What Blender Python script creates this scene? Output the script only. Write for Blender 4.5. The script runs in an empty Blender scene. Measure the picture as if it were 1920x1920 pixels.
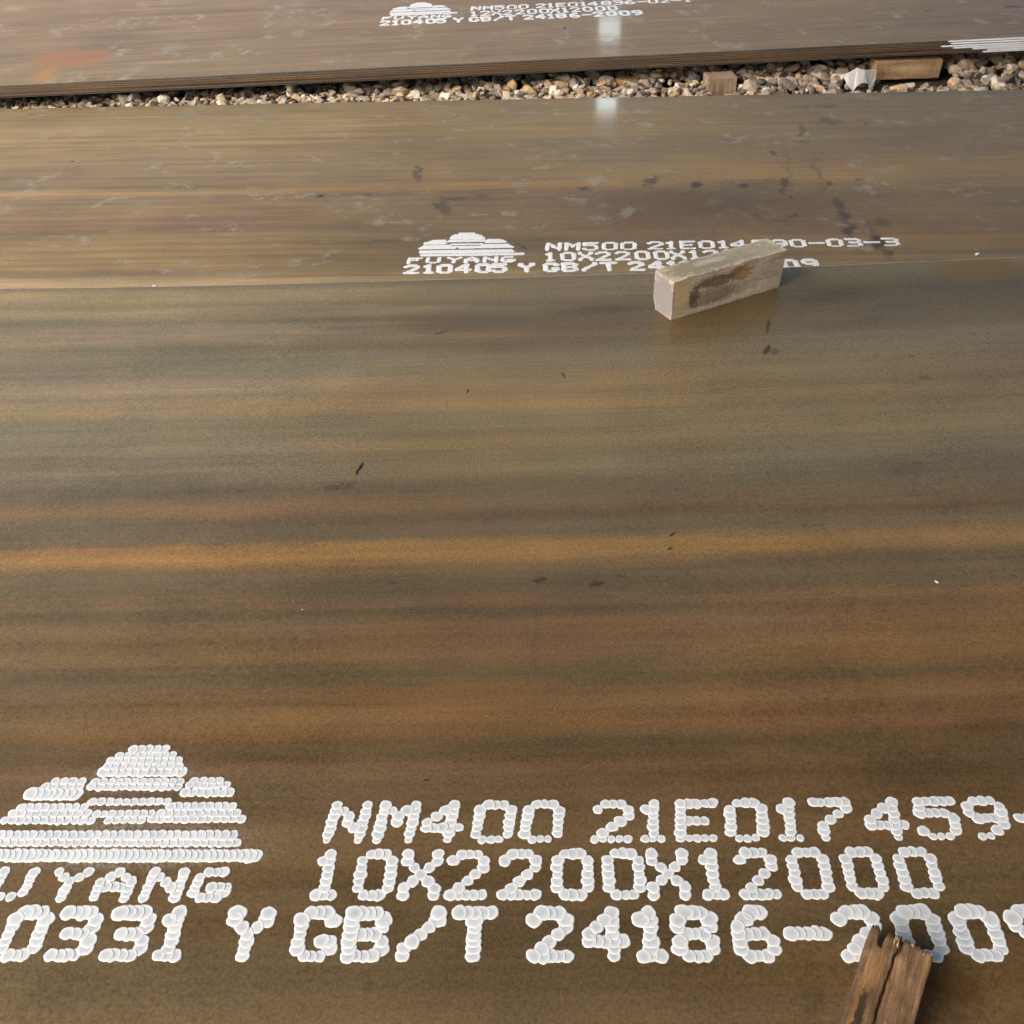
import bpy, bmesh, math, random
from mathutils import Vector, Matrix, noise as mnoise
random.seed(11)
scene = bpy.context.scene
COL = scene.collection

# ------------------------------------------------------------------ measured layout (metres, plate-local or world)
FRAMES = {'f': (2.59624,-0.02412,0.35), 'm': (5.11026,-0.07563,0.1), 't': (5.3982,0.02111,0.2)}   # y at x=0, rotation, top height
CAM_Z, CAM_TILT, CAM_ROLL, CAM_LENS = 1.6, 39.13, 2.4, 34.575
MARK = {'f': ((-0.2637,0.9998,0.0189),(-1.9761,-0.0189,0.9998)), 'm': ((0.2957,0.9456,-0.069),(-1.9526,0.0117,0.9815)), 't': ((-0.1066,1.0231,-0.0141),(0.871,-0.0245,1.6062))}
LOGO = ((-0.3243,-0.256,0.341,0.0185),(-0.3401,-0.2417,0.3295,0.0142),(-0.3511,-0.2287,0.3194,0.0161),(-0.3536,-0.226,0.3094,0.0159),(-0.3574,-0.2171,0.2986,0.0197),(-0.3604,-0.2164,0.281,0.0135),(-0.3656,-0.2156,0.2724,0.0172),(-0.4236,-0.3687,0.2818,0.0136),(-0.4361,-0.3681,0.2731,0.0154),(-0.4576,-0.3654,0.2589,0.0237),(-0.2087,-0.1568,0.2823,0.0135),(-0.214,-0.1442,0.2746,0.0134),(-0.2193,-0.1329,0.2613,0.017),(-0.3526,-0.2267,0.2451,0.014),(-0.4578,-0.3489,0.2355,0.0148),(-0.4662,-0.3402,0.2245,0.0146),(-0.4734,-0.3304,0.2127,0.0144),(-0.3402,-0.2438,0.224,0.0146),(-0.3172,-0.2565,0.2131,0.0126),(-0.2326,-0.1256,0.2371,0.0147),(-0.2443,-0.1164,0.2252,0.0145),(-0.2517,-0.107,0.2153,0.0144),(-0.471,-0.1116,0.1883,0.0175),(-0.4689,-0.1049,0.1761,0.0138),(-0.4662,-0.068,0.1556,0.022))
STRIPES_F = (  # stripe colours, keeping half the far-to-near fall of light and the brighter left side
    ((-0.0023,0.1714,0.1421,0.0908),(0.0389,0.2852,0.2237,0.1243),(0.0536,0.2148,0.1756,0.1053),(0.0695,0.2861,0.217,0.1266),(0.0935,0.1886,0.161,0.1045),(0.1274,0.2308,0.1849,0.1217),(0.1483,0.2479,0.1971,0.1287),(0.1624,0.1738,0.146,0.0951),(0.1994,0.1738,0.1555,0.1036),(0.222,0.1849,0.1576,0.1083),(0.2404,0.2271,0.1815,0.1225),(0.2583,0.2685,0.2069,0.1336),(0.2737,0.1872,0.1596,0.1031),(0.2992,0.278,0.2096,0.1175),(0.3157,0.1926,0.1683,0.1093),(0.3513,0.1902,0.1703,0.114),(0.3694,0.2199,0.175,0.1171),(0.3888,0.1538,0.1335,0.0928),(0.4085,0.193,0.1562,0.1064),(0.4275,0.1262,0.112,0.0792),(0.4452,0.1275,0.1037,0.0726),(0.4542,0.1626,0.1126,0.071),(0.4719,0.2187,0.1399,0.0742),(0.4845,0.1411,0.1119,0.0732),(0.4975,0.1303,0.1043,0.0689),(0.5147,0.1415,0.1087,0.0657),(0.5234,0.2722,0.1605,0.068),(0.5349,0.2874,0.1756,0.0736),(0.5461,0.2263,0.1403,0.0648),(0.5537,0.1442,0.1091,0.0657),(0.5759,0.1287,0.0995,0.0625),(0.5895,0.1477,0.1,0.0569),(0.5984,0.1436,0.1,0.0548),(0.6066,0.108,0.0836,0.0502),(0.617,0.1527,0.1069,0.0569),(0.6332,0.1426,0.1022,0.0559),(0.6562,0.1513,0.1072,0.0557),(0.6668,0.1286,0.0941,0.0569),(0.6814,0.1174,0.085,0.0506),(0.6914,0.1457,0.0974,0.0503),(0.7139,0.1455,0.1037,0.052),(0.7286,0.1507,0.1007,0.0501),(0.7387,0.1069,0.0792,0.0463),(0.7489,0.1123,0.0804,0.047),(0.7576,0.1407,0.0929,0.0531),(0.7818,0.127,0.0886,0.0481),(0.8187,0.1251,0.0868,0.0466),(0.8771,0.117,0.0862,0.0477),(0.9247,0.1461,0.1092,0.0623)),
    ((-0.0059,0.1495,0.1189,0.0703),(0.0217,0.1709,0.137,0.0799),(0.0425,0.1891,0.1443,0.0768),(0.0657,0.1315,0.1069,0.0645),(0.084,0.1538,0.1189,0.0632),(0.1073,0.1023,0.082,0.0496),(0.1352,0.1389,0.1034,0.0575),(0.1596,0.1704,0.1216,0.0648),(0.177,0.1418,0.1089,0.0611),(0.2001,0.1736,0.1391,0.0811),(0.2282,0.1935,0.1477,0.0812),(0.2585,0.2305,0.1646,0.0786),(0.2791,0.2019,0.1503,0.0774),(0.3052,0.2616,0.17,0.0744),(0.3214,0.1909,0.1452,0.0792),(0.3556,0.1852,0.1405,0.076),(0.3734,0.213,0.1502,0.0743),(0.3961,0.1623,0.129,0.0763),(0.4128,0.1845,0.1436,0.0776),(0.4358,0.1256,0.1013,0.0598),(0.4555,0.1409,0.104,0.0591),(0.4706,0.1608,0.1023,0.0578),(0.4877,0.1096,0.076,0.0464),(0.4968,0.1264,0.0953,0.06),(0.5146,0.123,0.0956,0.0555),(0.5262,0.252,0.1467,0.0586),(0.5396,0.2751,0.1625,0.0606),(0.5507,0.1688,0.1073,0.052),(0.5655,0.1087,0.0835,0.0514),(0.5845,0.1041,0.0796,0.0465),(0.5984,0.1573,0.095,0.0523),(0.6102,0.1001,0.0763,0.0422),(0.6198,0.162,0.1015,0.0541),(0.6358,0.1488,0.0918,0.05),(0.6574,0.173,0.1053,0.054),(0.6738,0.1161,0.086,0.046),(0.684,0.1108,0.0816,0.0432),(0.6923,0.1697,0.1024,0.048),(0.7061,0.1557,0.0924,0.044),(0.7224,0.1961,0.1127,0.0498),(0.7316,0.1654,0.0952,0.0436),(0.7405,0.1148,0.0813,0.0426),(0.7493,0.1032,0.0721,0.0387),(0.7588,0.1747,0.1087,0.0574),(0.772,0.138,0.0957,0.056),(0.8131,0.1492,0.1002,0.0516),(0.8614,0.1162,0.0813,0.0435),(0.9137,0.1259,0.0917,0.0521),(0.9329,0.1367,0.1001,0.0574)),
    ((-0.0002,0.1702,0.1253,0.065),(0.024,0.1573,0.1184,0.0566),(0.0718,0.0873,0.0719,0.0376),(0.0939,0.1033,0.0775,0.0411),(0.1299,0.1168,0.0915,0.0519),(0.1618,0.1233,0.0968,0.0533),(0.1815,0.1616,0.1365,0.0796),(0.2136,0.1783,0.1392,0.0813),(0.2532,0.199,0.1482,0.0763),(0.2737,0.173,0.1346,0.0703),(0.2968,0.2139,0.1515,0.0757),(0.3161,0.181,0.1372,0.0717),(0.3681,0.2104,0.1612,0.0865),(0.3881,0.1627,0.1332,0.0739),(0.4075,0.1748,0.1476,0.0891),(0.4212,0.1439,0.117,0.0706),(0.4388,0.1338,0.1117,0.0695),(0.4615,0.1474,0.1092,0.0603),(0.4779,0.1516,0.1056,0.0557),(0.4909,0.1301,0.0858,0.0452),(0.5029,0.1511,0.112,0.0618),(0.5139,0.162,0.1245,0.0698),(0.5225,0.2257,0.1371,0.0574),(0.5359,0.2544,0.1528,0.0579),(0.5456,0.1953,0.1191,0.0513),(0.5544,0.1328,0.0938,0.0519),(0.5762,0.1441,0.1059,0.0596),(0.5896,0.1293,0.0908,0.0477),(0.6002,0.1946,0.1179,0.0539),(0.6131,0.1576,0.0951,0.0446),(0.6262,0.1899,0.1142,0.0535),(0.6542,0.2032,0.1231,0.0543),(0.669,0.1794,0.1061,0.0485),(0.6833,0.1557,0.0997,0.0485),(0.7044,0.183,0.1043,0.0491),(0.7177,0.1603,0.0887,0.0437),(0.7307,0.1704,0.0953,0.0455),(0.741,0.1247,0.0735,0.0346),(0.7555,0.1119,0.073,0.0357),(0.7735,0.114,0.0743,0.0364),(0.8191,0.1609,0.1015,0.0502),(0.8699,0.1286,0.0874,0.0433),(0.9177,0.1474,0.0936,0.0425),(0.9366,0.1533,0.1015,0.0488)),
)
STRIPES_M = (  # stripe colours, with the side light kept in the brighter left column
    ((0.0271,0.1476,0.1268,0.0867),(0.123,0.174,0.1438,0.0891),(0.2056,0.1967,0.1565,0.0904),(0.3063,0.1784,0.1411,0.0846),(0.3846,0.1633,0.1314,0.0897),(0.4724,0.1469,0.1174,0.084),(0.5058,0.1342,0.1121,0.08),(0.533,0.2258,0.1626,0.0847),(0.5595,0.1478,0.1181,0.0846),(0.6307,0.1618,0.124,0.077),(0.6789,0.1575,0.1118,0.077),(0.7183,0.1221,0.0964,0.0636),(0.7585,0.1753,0.135,0.0756),(0.8119,0.1804,0.136,0.0763),(0.8527,0.1896,0.1468,0.0833),(0.8803,0.1289,0.1021,0.072),(0.8958,0.2164,0.1764,0.1143),(0.9147,0.2872,0.2329,0.1556)),
    ((0.0157,0.1478,0.1228,0.0814),(0.1101,0.1546,0.1191,0.0649),(0.1985,0.1663,0.1255,0.0648),(0.2813,0.1303,0.1046,0.0615),(0.344,0.1366,0.11,0.0651),(0.4607,0.1399,0.1068,0.0607),(0.5018,0.1505,0.1124,0.0603),(0.5204,0.2079,0.1373,0.0657),(0.544,0.1061,0.0841,0.055),(0.5923,0.1173,0.0856,0.056),(0.6528,0.1284,0.0946,0.0563),(0.7214,0.1058,0.0813,0.0529),(0.7647,0.093,0.0731,0.0452),(0.8465,0.1117,0.0861,0.0524),(0.8774,0.1293,0.1021,0.0647),(0.8925,0.1808,0.1457,0.0934)),
    ((0.0201,0.1291,0.1069,0.0657),(0.1049,0.1533,0.1184,0.0651),(0.241,0.1485,0.1145,0.0624),(0.3643,0.1341,0.1053,0.0603),(0.4712,0.2012,0.1401,0.0642),(0.5418,0.1558,0.1172,0.06),(0.6036,0.1234,0.0936,0.0543),(0.6959,0.1317,0.0949,0.0497),(0.7809,0.1466,0.1008,0.0499),(0.8249,0.125,0.0948,0.0495),(0.8405,0.1549,0.1194,0.0672)),
)
STAINS_SHADE_F = (
    (1.3159,-0.064,0.1756,0.0978,-3.0757,0.7,0.305,0.1812,0.0343,0.75,0.25),
    (0.887,-0.1889,0.1739,0.0656,-3.0488,0.8,0.0685,0.0595,0.0296,0.32,0.4),  # the wood block's soft shadow to its right, painted dark green
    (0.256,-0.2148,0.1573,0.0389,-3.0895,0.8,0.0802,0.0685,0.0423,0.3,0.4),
    (0.8479,-0.9535,0.0828,0.0439,-3.0817,0.8,0.117,0.1119,0.0887,0.25,0.4),
    (0.6145,-1.7032,0.1205,0.0698,-3.016,0.9,0.0887,0.0513,0.0232,0.22,0.4),  # dark overhead reflection at lower right, painted into the colour
    (0.677,-1.5834,0.0514,0.0313,-2.984,0.9,0.117,0.0648,0.0369,0.18,0.4),
    (-0.3328,-0.9592,0.0553,0.0187,-2.9568,0.8,0.0887,0.0802,0.0545,0.45,0.5),
    (-0.3003,-0.9007,0.0297,0.0044,1.4203,0.35,0.0212,0.0232,0.0232,0.9,0.2),
    (-0.3247,-0.9522,0.0239,0.0028,1.2041,0.5,0.305,0.2705,0.1878,0.6,0.5),
    (0.6872,-0.3299,0.0571,0.0054,1.3057,0.5,0.0612,0.0452,0.0252,0.6,0.4),
    (0.6587,-0.451,0.0308,0.0093,1.2066,0.5,0.0482,0.0369,0.0232,0.7,0.4),
    (0.6755,-0.465,0.0237,0.0115,1.3193,0.6,0.107,0.0844,0.0482,0.5,0.5),
    (0.0796,-1.2578,0.0181,0.0099,-2.8728,0.8,0.0545,0.0369,0.0194,0.55,1.2),
    (0.1822,-1.2759,0.0222,0.0124,-2.8535,0.8,0.0482,0.0319,0.0176,0.55,1.2),
    (0.2283,-1.2532,0.0158,0.0087,3.1265,0.8,0.0545,0.0369,0.0212,0.4,1.2),
    (0.3383,-1.1432,0.011,0.0036,-2.2621,0.6,0.0319,0.0176,0.0103,0.8,0.7),
    (0.3313,-1.1822,0.0092,0.0041,-2.6048,0.6,0.0319,0.0176,0.0103,0.8,0.7),
    (-0.4432,-1.0936,0.0312,0.0154,-2.9189,0.5,0.2462,0.2086,0.1384,0.35,1.1),
    (-0.9435,-1.0782,0.0514,0.0257,2.9464,0.6,0.2384,0.1946,0.1384,0.35,1.2),
    (0.0669,-1.3873,0.1419,0.0112,1.5245,0.9,0.1022,0.0723,0.0343,0.15,0.5),
    (0.5072,-0.6351,0.0174,0.0115,-3.1083,0.6,0.1878,0.162,0.1022,0.3,0.8),
    (0.1493,-0.5438,0.0202,0.0042,1.7939,0.5,0.0762,0.0545,0.0273,0.6,0.6),
    (-0.0775,-0.5989,0.014,0.0039,1.5338,0.5,0.0931,0.0612,0.0296,0.7,0.4),
    (-0.1565,-0.309,0.032,0.0055,-2.7031,0.6,0.0723,0.0513,0.0252,0.7,0.5),
    (0.9967,-0.6078,0.0236,0.0177,-2.7465,0.8,0.1274,0.0976,0.0513,0.5,0.6),
    (0.9949,-0.5144,0.0119,0.0086,1.736,0.7,0.107,0.0802,0.0452,0.5,0.5),
    (0.633,-1.3408,0.0361,0.0091,1.2914,0.8,0.0887,0.0545,0.0212,0.2,0.6),
    (-0.1093,-1.6951,0.0057,0.0029,3.0841,0.6,0.0452,0.0194,0.008,0.8,0.5),
    (-0.1933,-1.2593,0.014,0.0058,3.0788,0.8,0.0545,0.0369,0.0252,0.4,1.2),
    (-0.1597,-2.0068,0.0266,0.0097,1.5228,0.9,0.0762,0.0452,0.0232,0.2,0.6),
    (0.0166,-2.0166,0.0266,0.0094,1.5754,0.9,0.1274,0.0802,0.0252,0.2,0.6),
    (0.5773,-2.0329,0.0625,0.0425,-2.8011,0.9,0.162,0.0844,0.0176,0.5,0.4),
    (0.3929,-2.0362,0.0473,0.0313,1.1577,0.9,0.0545,0.0395,0.0194,0.25,0.4),
    (-0.015,-1.9502,0.0022,0.0021,2.0456,0.5,0.0395,0.0252,0.0144,0.8,0.3),
    (0.5773,-2.0198,0.0219,0.0008,1.47,0.5,0.305,0.2159,0.1022,0.5,0.4),
    (0.1984,-1.7745,0.0285,0.0011,0.9783,0.6,0.0685,0.0482,0.0273,0.21,0.5),
    (-0.0206,-1.9785,0.0222,0.0009,2.5042,0.6,0.3916,0.314,0.2016,0.42,0.5),
    (-0.2626,-0.4932,0.0689,0.0013,1.7681,0.6,0.305,0.2542,0.162,0.43,0.5),
    (0.6176,-0.7201,0.0256,0.0017,1.2199,0.6,0.305,0.2542,0.162,0.23,0.5),
    (1.2523,-0.2344,0.0702,0.0025,1.6795,0.6,0.305,0.2542,0.162,0.27,0.5),
    (0.7658,-1.5206,0.0144,0.0012,0.5113,0.6,0.0685,0.0482,0.0273,0.25,0.5),
    (0.8652,-1.2582,0.024,0.0009,0.5475,0.6,0.3916,0.314,0.2016,0.22,0.5),
    (-0.2895,-1.5836,0.0285,0.0007,2.0115,0.6,0.3916,0.314,0.2016,0.29,0.5),
    (-0.2632,-1.7083,0.0195,0.0007,2.3461,0.6,0.3916,0.314,0.2016,0.44,0.5),
    (-0.666,-1.7629,0.0062,0.0014,1.2207,0.6,0.3916,0.314,0.2016,0.29,0.5),
    (0.6114,-1.376,0.0272,0.0014,0.5223,0.6,0.305,0.2542,0.162,0.39,0.5),
    (0.5596,-1.9877,0.0126,0.0006,1.2036,0.6,0.3916,0.314,0.2016,0.23,0.5),
    (0.3632,-1.8403,0.0073,0.001,0.4751,0.6,0.305,0.2542,0.162,0.25,0.5),
    (0.0487,-1.1865,0.0217,0.001,1.2169,0.6,0.305,0.2542,0.162,0.28,0.5),
    (-0.3864,-0.7211,0.0233,0.0012,1.4369,0.6,0.3916,0.314,0.2016,0.24,0.5),
    (-0.5428,-2.0082,0.0152,0.0007,2.3936,0.6,0.0685,0.0482,0.0273,0.29,0.5),
    (-0.3582,-1.6473,0.032,0.0008,1.4773,0.6,0.3916,0.314,0.2016,0.28,0.5),
    (-0.3437,-2.007,0.007,0.0009,0.6721,0.6,0.3916,0.314,0.2016,0.23,0.5),
    (-0.1245,-0.6522,0.036,0.0017,1.6761,0.6,0.0685,0.0482,0.0273,0.41,0.5),
    (0.8381,-1.3851,0.0366,0.001,1.2408,0.6,0.3916,0.314,0.2016,0.32,0.5),
    (0.9579,-0.5961,0.0387,0.0023,1.7534,0.6,0.3916,0.314,0.2016,0.42,0.5),
    (-0.526,-1.4047,0.0294,0.0011,1.8133,0.6,0.305,0.2542,0.162,0.4,0.5),
)
STAINS_M = (
    (-0.2646,-0.9917,0.1108,0.016,1.6539,0.25,0.117,0.1022,0.0762,0.7,0.15),
    (-0.1128,-1.3648,0.1087,0.0497,1.7393,0.6,0.107,0.0887,0.0648,0.7,0.5),
    (-0.0863,-1.2676,0.0862,0.0221,3.099,0.6,0.0931,0.0762,0.0545,0.6,0.6),
    (0.031,-1.2604,0.0344,0.0166,3.0754,0.6,0.0931,0.0762,0.0545,0.6,0.5),
    (-0.6242,-1.2271,0.0363,0.0268,2.101,0.7,0.0685,0.0545,0.0482,0.85,0.4),
    (-0.4379,-1.2277,0.0575,0.028,3.0445,0.7,0.1274,0.0976,0.0762,0.6,0.7),
    (0.4294,-1.1898,0.0342,0.03,1.6638,0.7,0.0887,0.0648,0.0482,0.75,0.5),
    (0.7121,-1.1076,0.0636,0.0358,-2.063,0.7,0.0931,0.0545,0.0369,0.7,0.8),
    (0.8859,-1.1833,0.0512,0.0295,1.4467,0.7,0.0648,0.0395,0.0319,0.85,0.6),
    (1.0676,-1.1842,0.0457,0.0271,1.3896,0.7,0.0612,0.0369,0.0296,0.85,0.5),
    (1.2375,-1.1733,0.1261,0.0207,1.4055,0.7,0.0802,0.0482,0.0343,0.75,0.7),
    (1.2335,-1.3226,0.0217,0.012,1.3454,0.6,0.0723,0.0423,0.0319,0.7,0.5),
    (1.4124,-1.1683,0.0464,0.0285,1.2778,0.7,0.0887,0.0578,0.0395,0.75,0.6),
    (1.5405,-1.1271,0.0299,0.0225,-2.9189,0.7,0.117,0.0762,0.0452,0.6,0.6),
    (1.4139,-0.5402,0.1013,0.0232,1.3898,0.7,0.1384,0.0976,0.0545,0.6,0.6),
    (1.4042,-0.6871,0.0278,0.0201,1.2446,0.7,0.1274,0.0844,0.0482,0.6,0.6),
    (1.5561,-0.4151,0.0912,0.0429,1.6825,0.7,0.1221,0.0844,0.0545,0.65,0.6),
    (1.2467,-0.8135,0.046,0.0228,1.7063,0.7,0.107,0.0685,0.0482,0.7,0.6),
    (1.718,-0.461,0.0348,0.0199,1.7235,0.7,0.1274,0.0887,0.0482,0.6,0.6),
    (1.0694,-1.4888,0.0303,0.0156,1.3926,0.7,0.1022,0.0648,0.0452,0.65,0.5),
    (1.2238,-1.4984,0.0305,0.0211,1.2668,0.7,0.0887,0.0545,0.0395,0.75,0.5),
    (1.4073,-1.3969,0.0956,0.0237,1.494,0.7,0.107,0.0723,0.0482,0.65,0.6),
    (1.407,-1.4938,0.0317,0.0257,0.9413,0.7,0.0887,0.0513,0.0319,0.7,0.6),
    (1.3957,-1.6388,0.0523,0.0236,1.4805,0.7,0.0976,0.0545,0.0319,0.75,0.6),
    (1.5265,-1.5661,0.062,0.0499,1.7054,0.8,0.1119,0.0762,0.0513,0.6,0.6),
    (1.476,-1.7238,0.0867,0.0269,1.4122,0.7,0.0887,0.0482,0.0296,0.8,0.6),
    (1.483,-1.8255,0.0357,0.0243,1.401,0.7,0.0887,0.0513,0.0296,0.7,0.6),
    (0.916,-1.3813,0.8726,0.3669,3.1256,0.9,0.117,0.0762,0.0452,0.6,0.35),
    (0.5972,-1.4288,0.063,0.0366,1.2261,0.5,0.305,0.2874,0.2016,0.6,0.6),
    (0.9321,-1.3448,0.0488,0.0441,1.0804,0.7,0.2384,0.1878,0.0976,0.5,0.6),
    (1.0579,-1.0074,0.1249,0.007,1.2881,0.5,0.3515,0.2789,0.1559,0.5,0.5),
    (-1.3229,-0.6784,0.0518,0.0443,-2.6539,0.5,0.3515,0.314,0.2232,0.5,0.9),
    (-1.4574,-0.7208,0.0789,0.0737,-2.6519,0.6,0.314,0.2874,0.2016,0.4,1.0),
    (-1.9791,-1.0251,0.0712,0.0434,2.6783,0.6,0.3325,0.305,0.2232,0.4,0.9),
    (-1.1488,-1.1978,0.0925,0.045,2.9968,0.6,0.3515,0.2874,0.1812,0.4,1.2),
    (-1.3537,-1.2816,0.0597,0.0402,2.6615,0.6,0.3231,0.2874,0.1946,0.4,1.1),
    (-1.6331,-0.6784,0.077,0.0274,3.0356,0.6,0.305,0.2623,0.1878,0.35,1.0),
    (-1.5181,-0.1272,0.0861,0.0481,2.8991,0.6,0.3325,0.305,0.2384,0.45,1.0),
    (-1.125,-0.1327,0.0789,0.0482,2.885,0.6,0.305,0.2789,0.2159,0.4,1.0),
    (-1.106,-1.0086,0.0444,0.0292,2.8126,0.6,0.314,0.2705,0.1878,0.4,1.0),
    (-0.8651,-1.4055,0.0587,0.0403,2.8112,0.6,0.2874,0.2462,0.1746,0.35,1.1),
    (-0.9444,-1.141,0.0597,0.0232,3.052,0.6,0.3813,0.2874,0.1559,0.4,1.0),
    (-1.8474,-0.7787,0.0177,0.0114,2.5492,0.4,0.0319,0.0252,0.0176,0.9,0.2),
    (-0.3154,-1.6704,0.0708,0.0136,-2.5727,0.6,0.1274,0.0931,0.0545,0.5,0.6),
    (0.2107,-1.7388,0.0636,0.0066,1.8841,0.5,0.0685,0.0578,0.0395,0.7,0.3),
    (-0.9447,-1.4659,0.2996,0.0617,3.0992,0.9,0.2623,0.1441,0.1022,0.4,0.5),
    (1.5911,-0.1987,0.0642,0.0321,3.1285,0.7,0.1221,0.0931,0.0545,0.6,0.6),
    (1.454,-0.1988,0.099,0.0242,3.0905,0.7,0.1274,0.0976,0.0578,0.5,0.6),
    (0.7095,-1.7187,0.0761,0.0137,3.1188,0.6,0.2623,0.2159,0.1384,0.4,1.0),
    (1.385,-1.092,0.3451,0.0172,1.4579,0.9,0.117,0.0762,0.0482,0.45,0.8),
    (1.4053,-1.5481,0.2716,0.0186,1.5155,0.85,0.0976,0.0578,0.0343,0.6,0.8),
    (1.4634,-1.7144,0.2016,0.025,1.5414,0.85,0.0887,0.0513,0.0296,0.6,0.7),
    (1.2784,-1.0283,0.356,0.0152,1.467,0.9,0.1221,0.0802,0.0513,0.4,0.8),
    (1.1286,-1.1693,0.2521,0.0797,3.1167,0.9,0.117,0.0802,0.0545,0.35,0.8),
    (1.5515,-1.8054,0.0564,0.0417,-2.8395,0.8,0.1878,0.15,0.0887,0.4,0.9),
)
STAINS_T = (
    (-2.3125,0.4849,0.3123,0.2343,2.5422,0.5,0.3916,0.2086,0.107,0.72,0.6),
    (-2.3497,0.1717,0.2251,0.1017,-1.4859,0.8,0.4793,0.2542,0.0931,0.7,0.5),
    (-2.2604,0.4866,0.1899,0.1038,3.1388,0.8,0.3325,0.1559,0.0931,0.5,0.7),
    (-2.5764,1.0818,0.1903,0.048,1.9881,0.6,0.3712,0.3419,0.2623,0.5,0.9),
    (-3.0804,1.8129,0.1487,0.0777,2.1796,0.6,0.4342,0.3712,0.2623,0.5,0.9),
    (-2.2206,1.7441,0.1323,0.0462,1.876,0.6,0.3916,0.3419,0.2542,0.5,0.9),
    (-1.7839,0.5786,0.1211,0.0928,-1.9592,0.6,0.3325,0.314,0.2307,0.45,1.0),
    (-1.6146,0.3308,0.0679,0.0459,2.4725,0.6,0.3325,0.314,0.2307,0.45,1.0),
    (-1.0979,0.8047,0.0905,0.0533,1.8719,0.5,0.3916,0.3515,0.2705,0.5,0.8),
    (-1.1875,1.5486,0.1193,0.0541,1.4723,0.6,0.3515,0.305,0.2232,0.45,0.9),
    (-1.178,1.0731,0.1431,0.0573,-1.7817,0.6,0.3325,0.2961,0.2159,0.4,1.0),
    (-0.6826,0.5728,0.0858,0.0798,-2.3263,0.6,0.3325,0.2789,0.1746,0.45,0.9),
    (-0.7781,0.6489,0.0686,0.0525,2.3716,0.6,0.3325,0.2789,0.1746,0.4,0.9),
    (-0.291,0.2673,0.0491,0.04,2.4757,0.6,0.3325,0.2874,0.1878,0.4,0.9),
    (-0.1184,0.3233,0.1229,0.0493,-1.98,0.6,0.314,0.2705,0.1746,0.45,0.9),
    (-0.0253,0.5681,0.1285,0.036,-1.9987,0.6,0.305,0.2623,0.1746,0.4,0.9),
    (0.0594,0.2912,0.0652,0.0344,1.5849,0.6,0.305,0.2623,0.1878,0.4,0.9),
    (0.3302,0.2206,0.0573,0.0338,-2.3424,0.6,0.305,0.2623,0.1878,0.4,0.8),
    (-2.1987,0.9121,0.4089,0.2521,2.9974,0.9,0.1746,0.1384,0.117,0.35,0.4),
    (0.4145,0.6291,0.036,0.0181,1.5173,0.5,0.0612,0.0482,0.0369,0.8,0.3),
    (2.9911,0.6301,0.0698,0.0381,3.0405,0.5,0.1022,0.0762,0.0482,0.6,0.5),
    (2.5028,0.6368,0.0401,0.0331,0.778,0.6,0.1274,0.0976,0.0612,0.5,0.5),
)
LAMP_1 = (3.5675,32.5977,8.417)
LAMP_2 = (5.0519,45.7033,9.4573)
BLOCK2_BASE = ((0.4363,2.2997,0.35),(0.4118,2.3731,0.35),(0.7609,2.4603,0.35))
BLOCK1_TOP = ((0.4278,0.6117,0.4),(0.4997,0.5922,0.4),(0.446,0.4999,0.4),(0.3569,0.5035,0.4))
BLOCK4 = ((2.013,5.42,0.0138),(2.3578,5.42,0.0135),(1.9717,5.42,0.1084),(2.3056,5.42,0.1137))
BLOCK3 = ((1.0991,5.3,0.0389),(1.2519,5.3,0.0327),(1.0928,5.3,0.1073),(1.2385,5.3,0.1041))
PAPER = ((1.7901,5.2,0.1095),(1.955,5.2,0.0953),(1.8613,5.2,0.1322),(1.9402,5.2,0.0338),(1.8496,5.2,0.0374))
CHUNK = ((0.6581,5.5695,0.04),(0.756,5.477,0.04),(0.6896,5.4193,0.04))
DARKBIT = ((-0.183,5.4407,0.05),(0.021,5.3195,0.05),(-0.1647,5.3269,0.05))
STONES = ((-1.9452,5.4236,0.088),(-1.8868,5.4271,0.09),(-1.7224,5.3839,0.088),(-1.0617,5.432,0.085),(-1.412,5.3606,0.085),(1.4109,5.4074,0.06),(0.0935,5.4164,0.07),(-2.2068,5.433,0.085),(0.3056,5.3033,0.075),(2.3284,5.1623,0.06),(1.4199,5.2638,0.06),(-0.2027,5.5162,0.07),(2.5075,5.4812,0.05))
CHIPS_F = ((0.7972,2.2914,0.35),(1.1515,1.9871,0.35),(0.7617,1.2791,0.35),(-0.4067,1.3034,0.35),(-0.3869,1.2802,0.35),(-0.998,2.6226,0.35),(-0.4991,1.3329,0.35))
CHIPS_M = ((1.6303,3.1323,0.1),)
EDGEX = (2.3662,2.3801,2.3246,2.3875,2.4911,2.5698,2.5494)
STALK = ((0.3707,5.45,0.0441),(0.3762,5.45,0.1028),(0.4468,5.45,0.0652))
SAG = 0.0075
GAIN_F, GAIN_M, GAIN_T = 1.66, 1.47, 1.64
TINT_F, TINT_M, TINT_T = (1.03, 0.985, 0.87), (1.09, 1.0, 0.80), (1.15, 1.0, 0.80)
# ------------------------------------------------------------------ camera, sky, sun, exposure
cd = bpy.data.cameras.new('camera'); cam = bpy.data.objects.new('camera', cd); COL.objects.link(cam)
cd.sensor_width = 36.0; cd.lens = CAM_LENS; cd.clip_start = 0.05; cd.clip_end = 500
cam.location = (0, 0, CAM_Z)
_t, _r = math.radians(CAM_TILT), math.radians(CAM_ROLL)
_f = Vector((0, math.cos(_t), -math.sin(_t))); _u0 = Vector((0, math.sin(_t), math.cos(_t))); _r0 = Vector((1, 0, 0))
_rt = _r0 * math.cos(_r) - _u0 * math.sin(_r); _up = _r0 * math.sin(_r) + _u0 * math.cos(_r)
cam.rotation_euler = Matrix((_rt, _up, -_f)).transposed().to_euler()
scene.camera = cam

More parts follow.
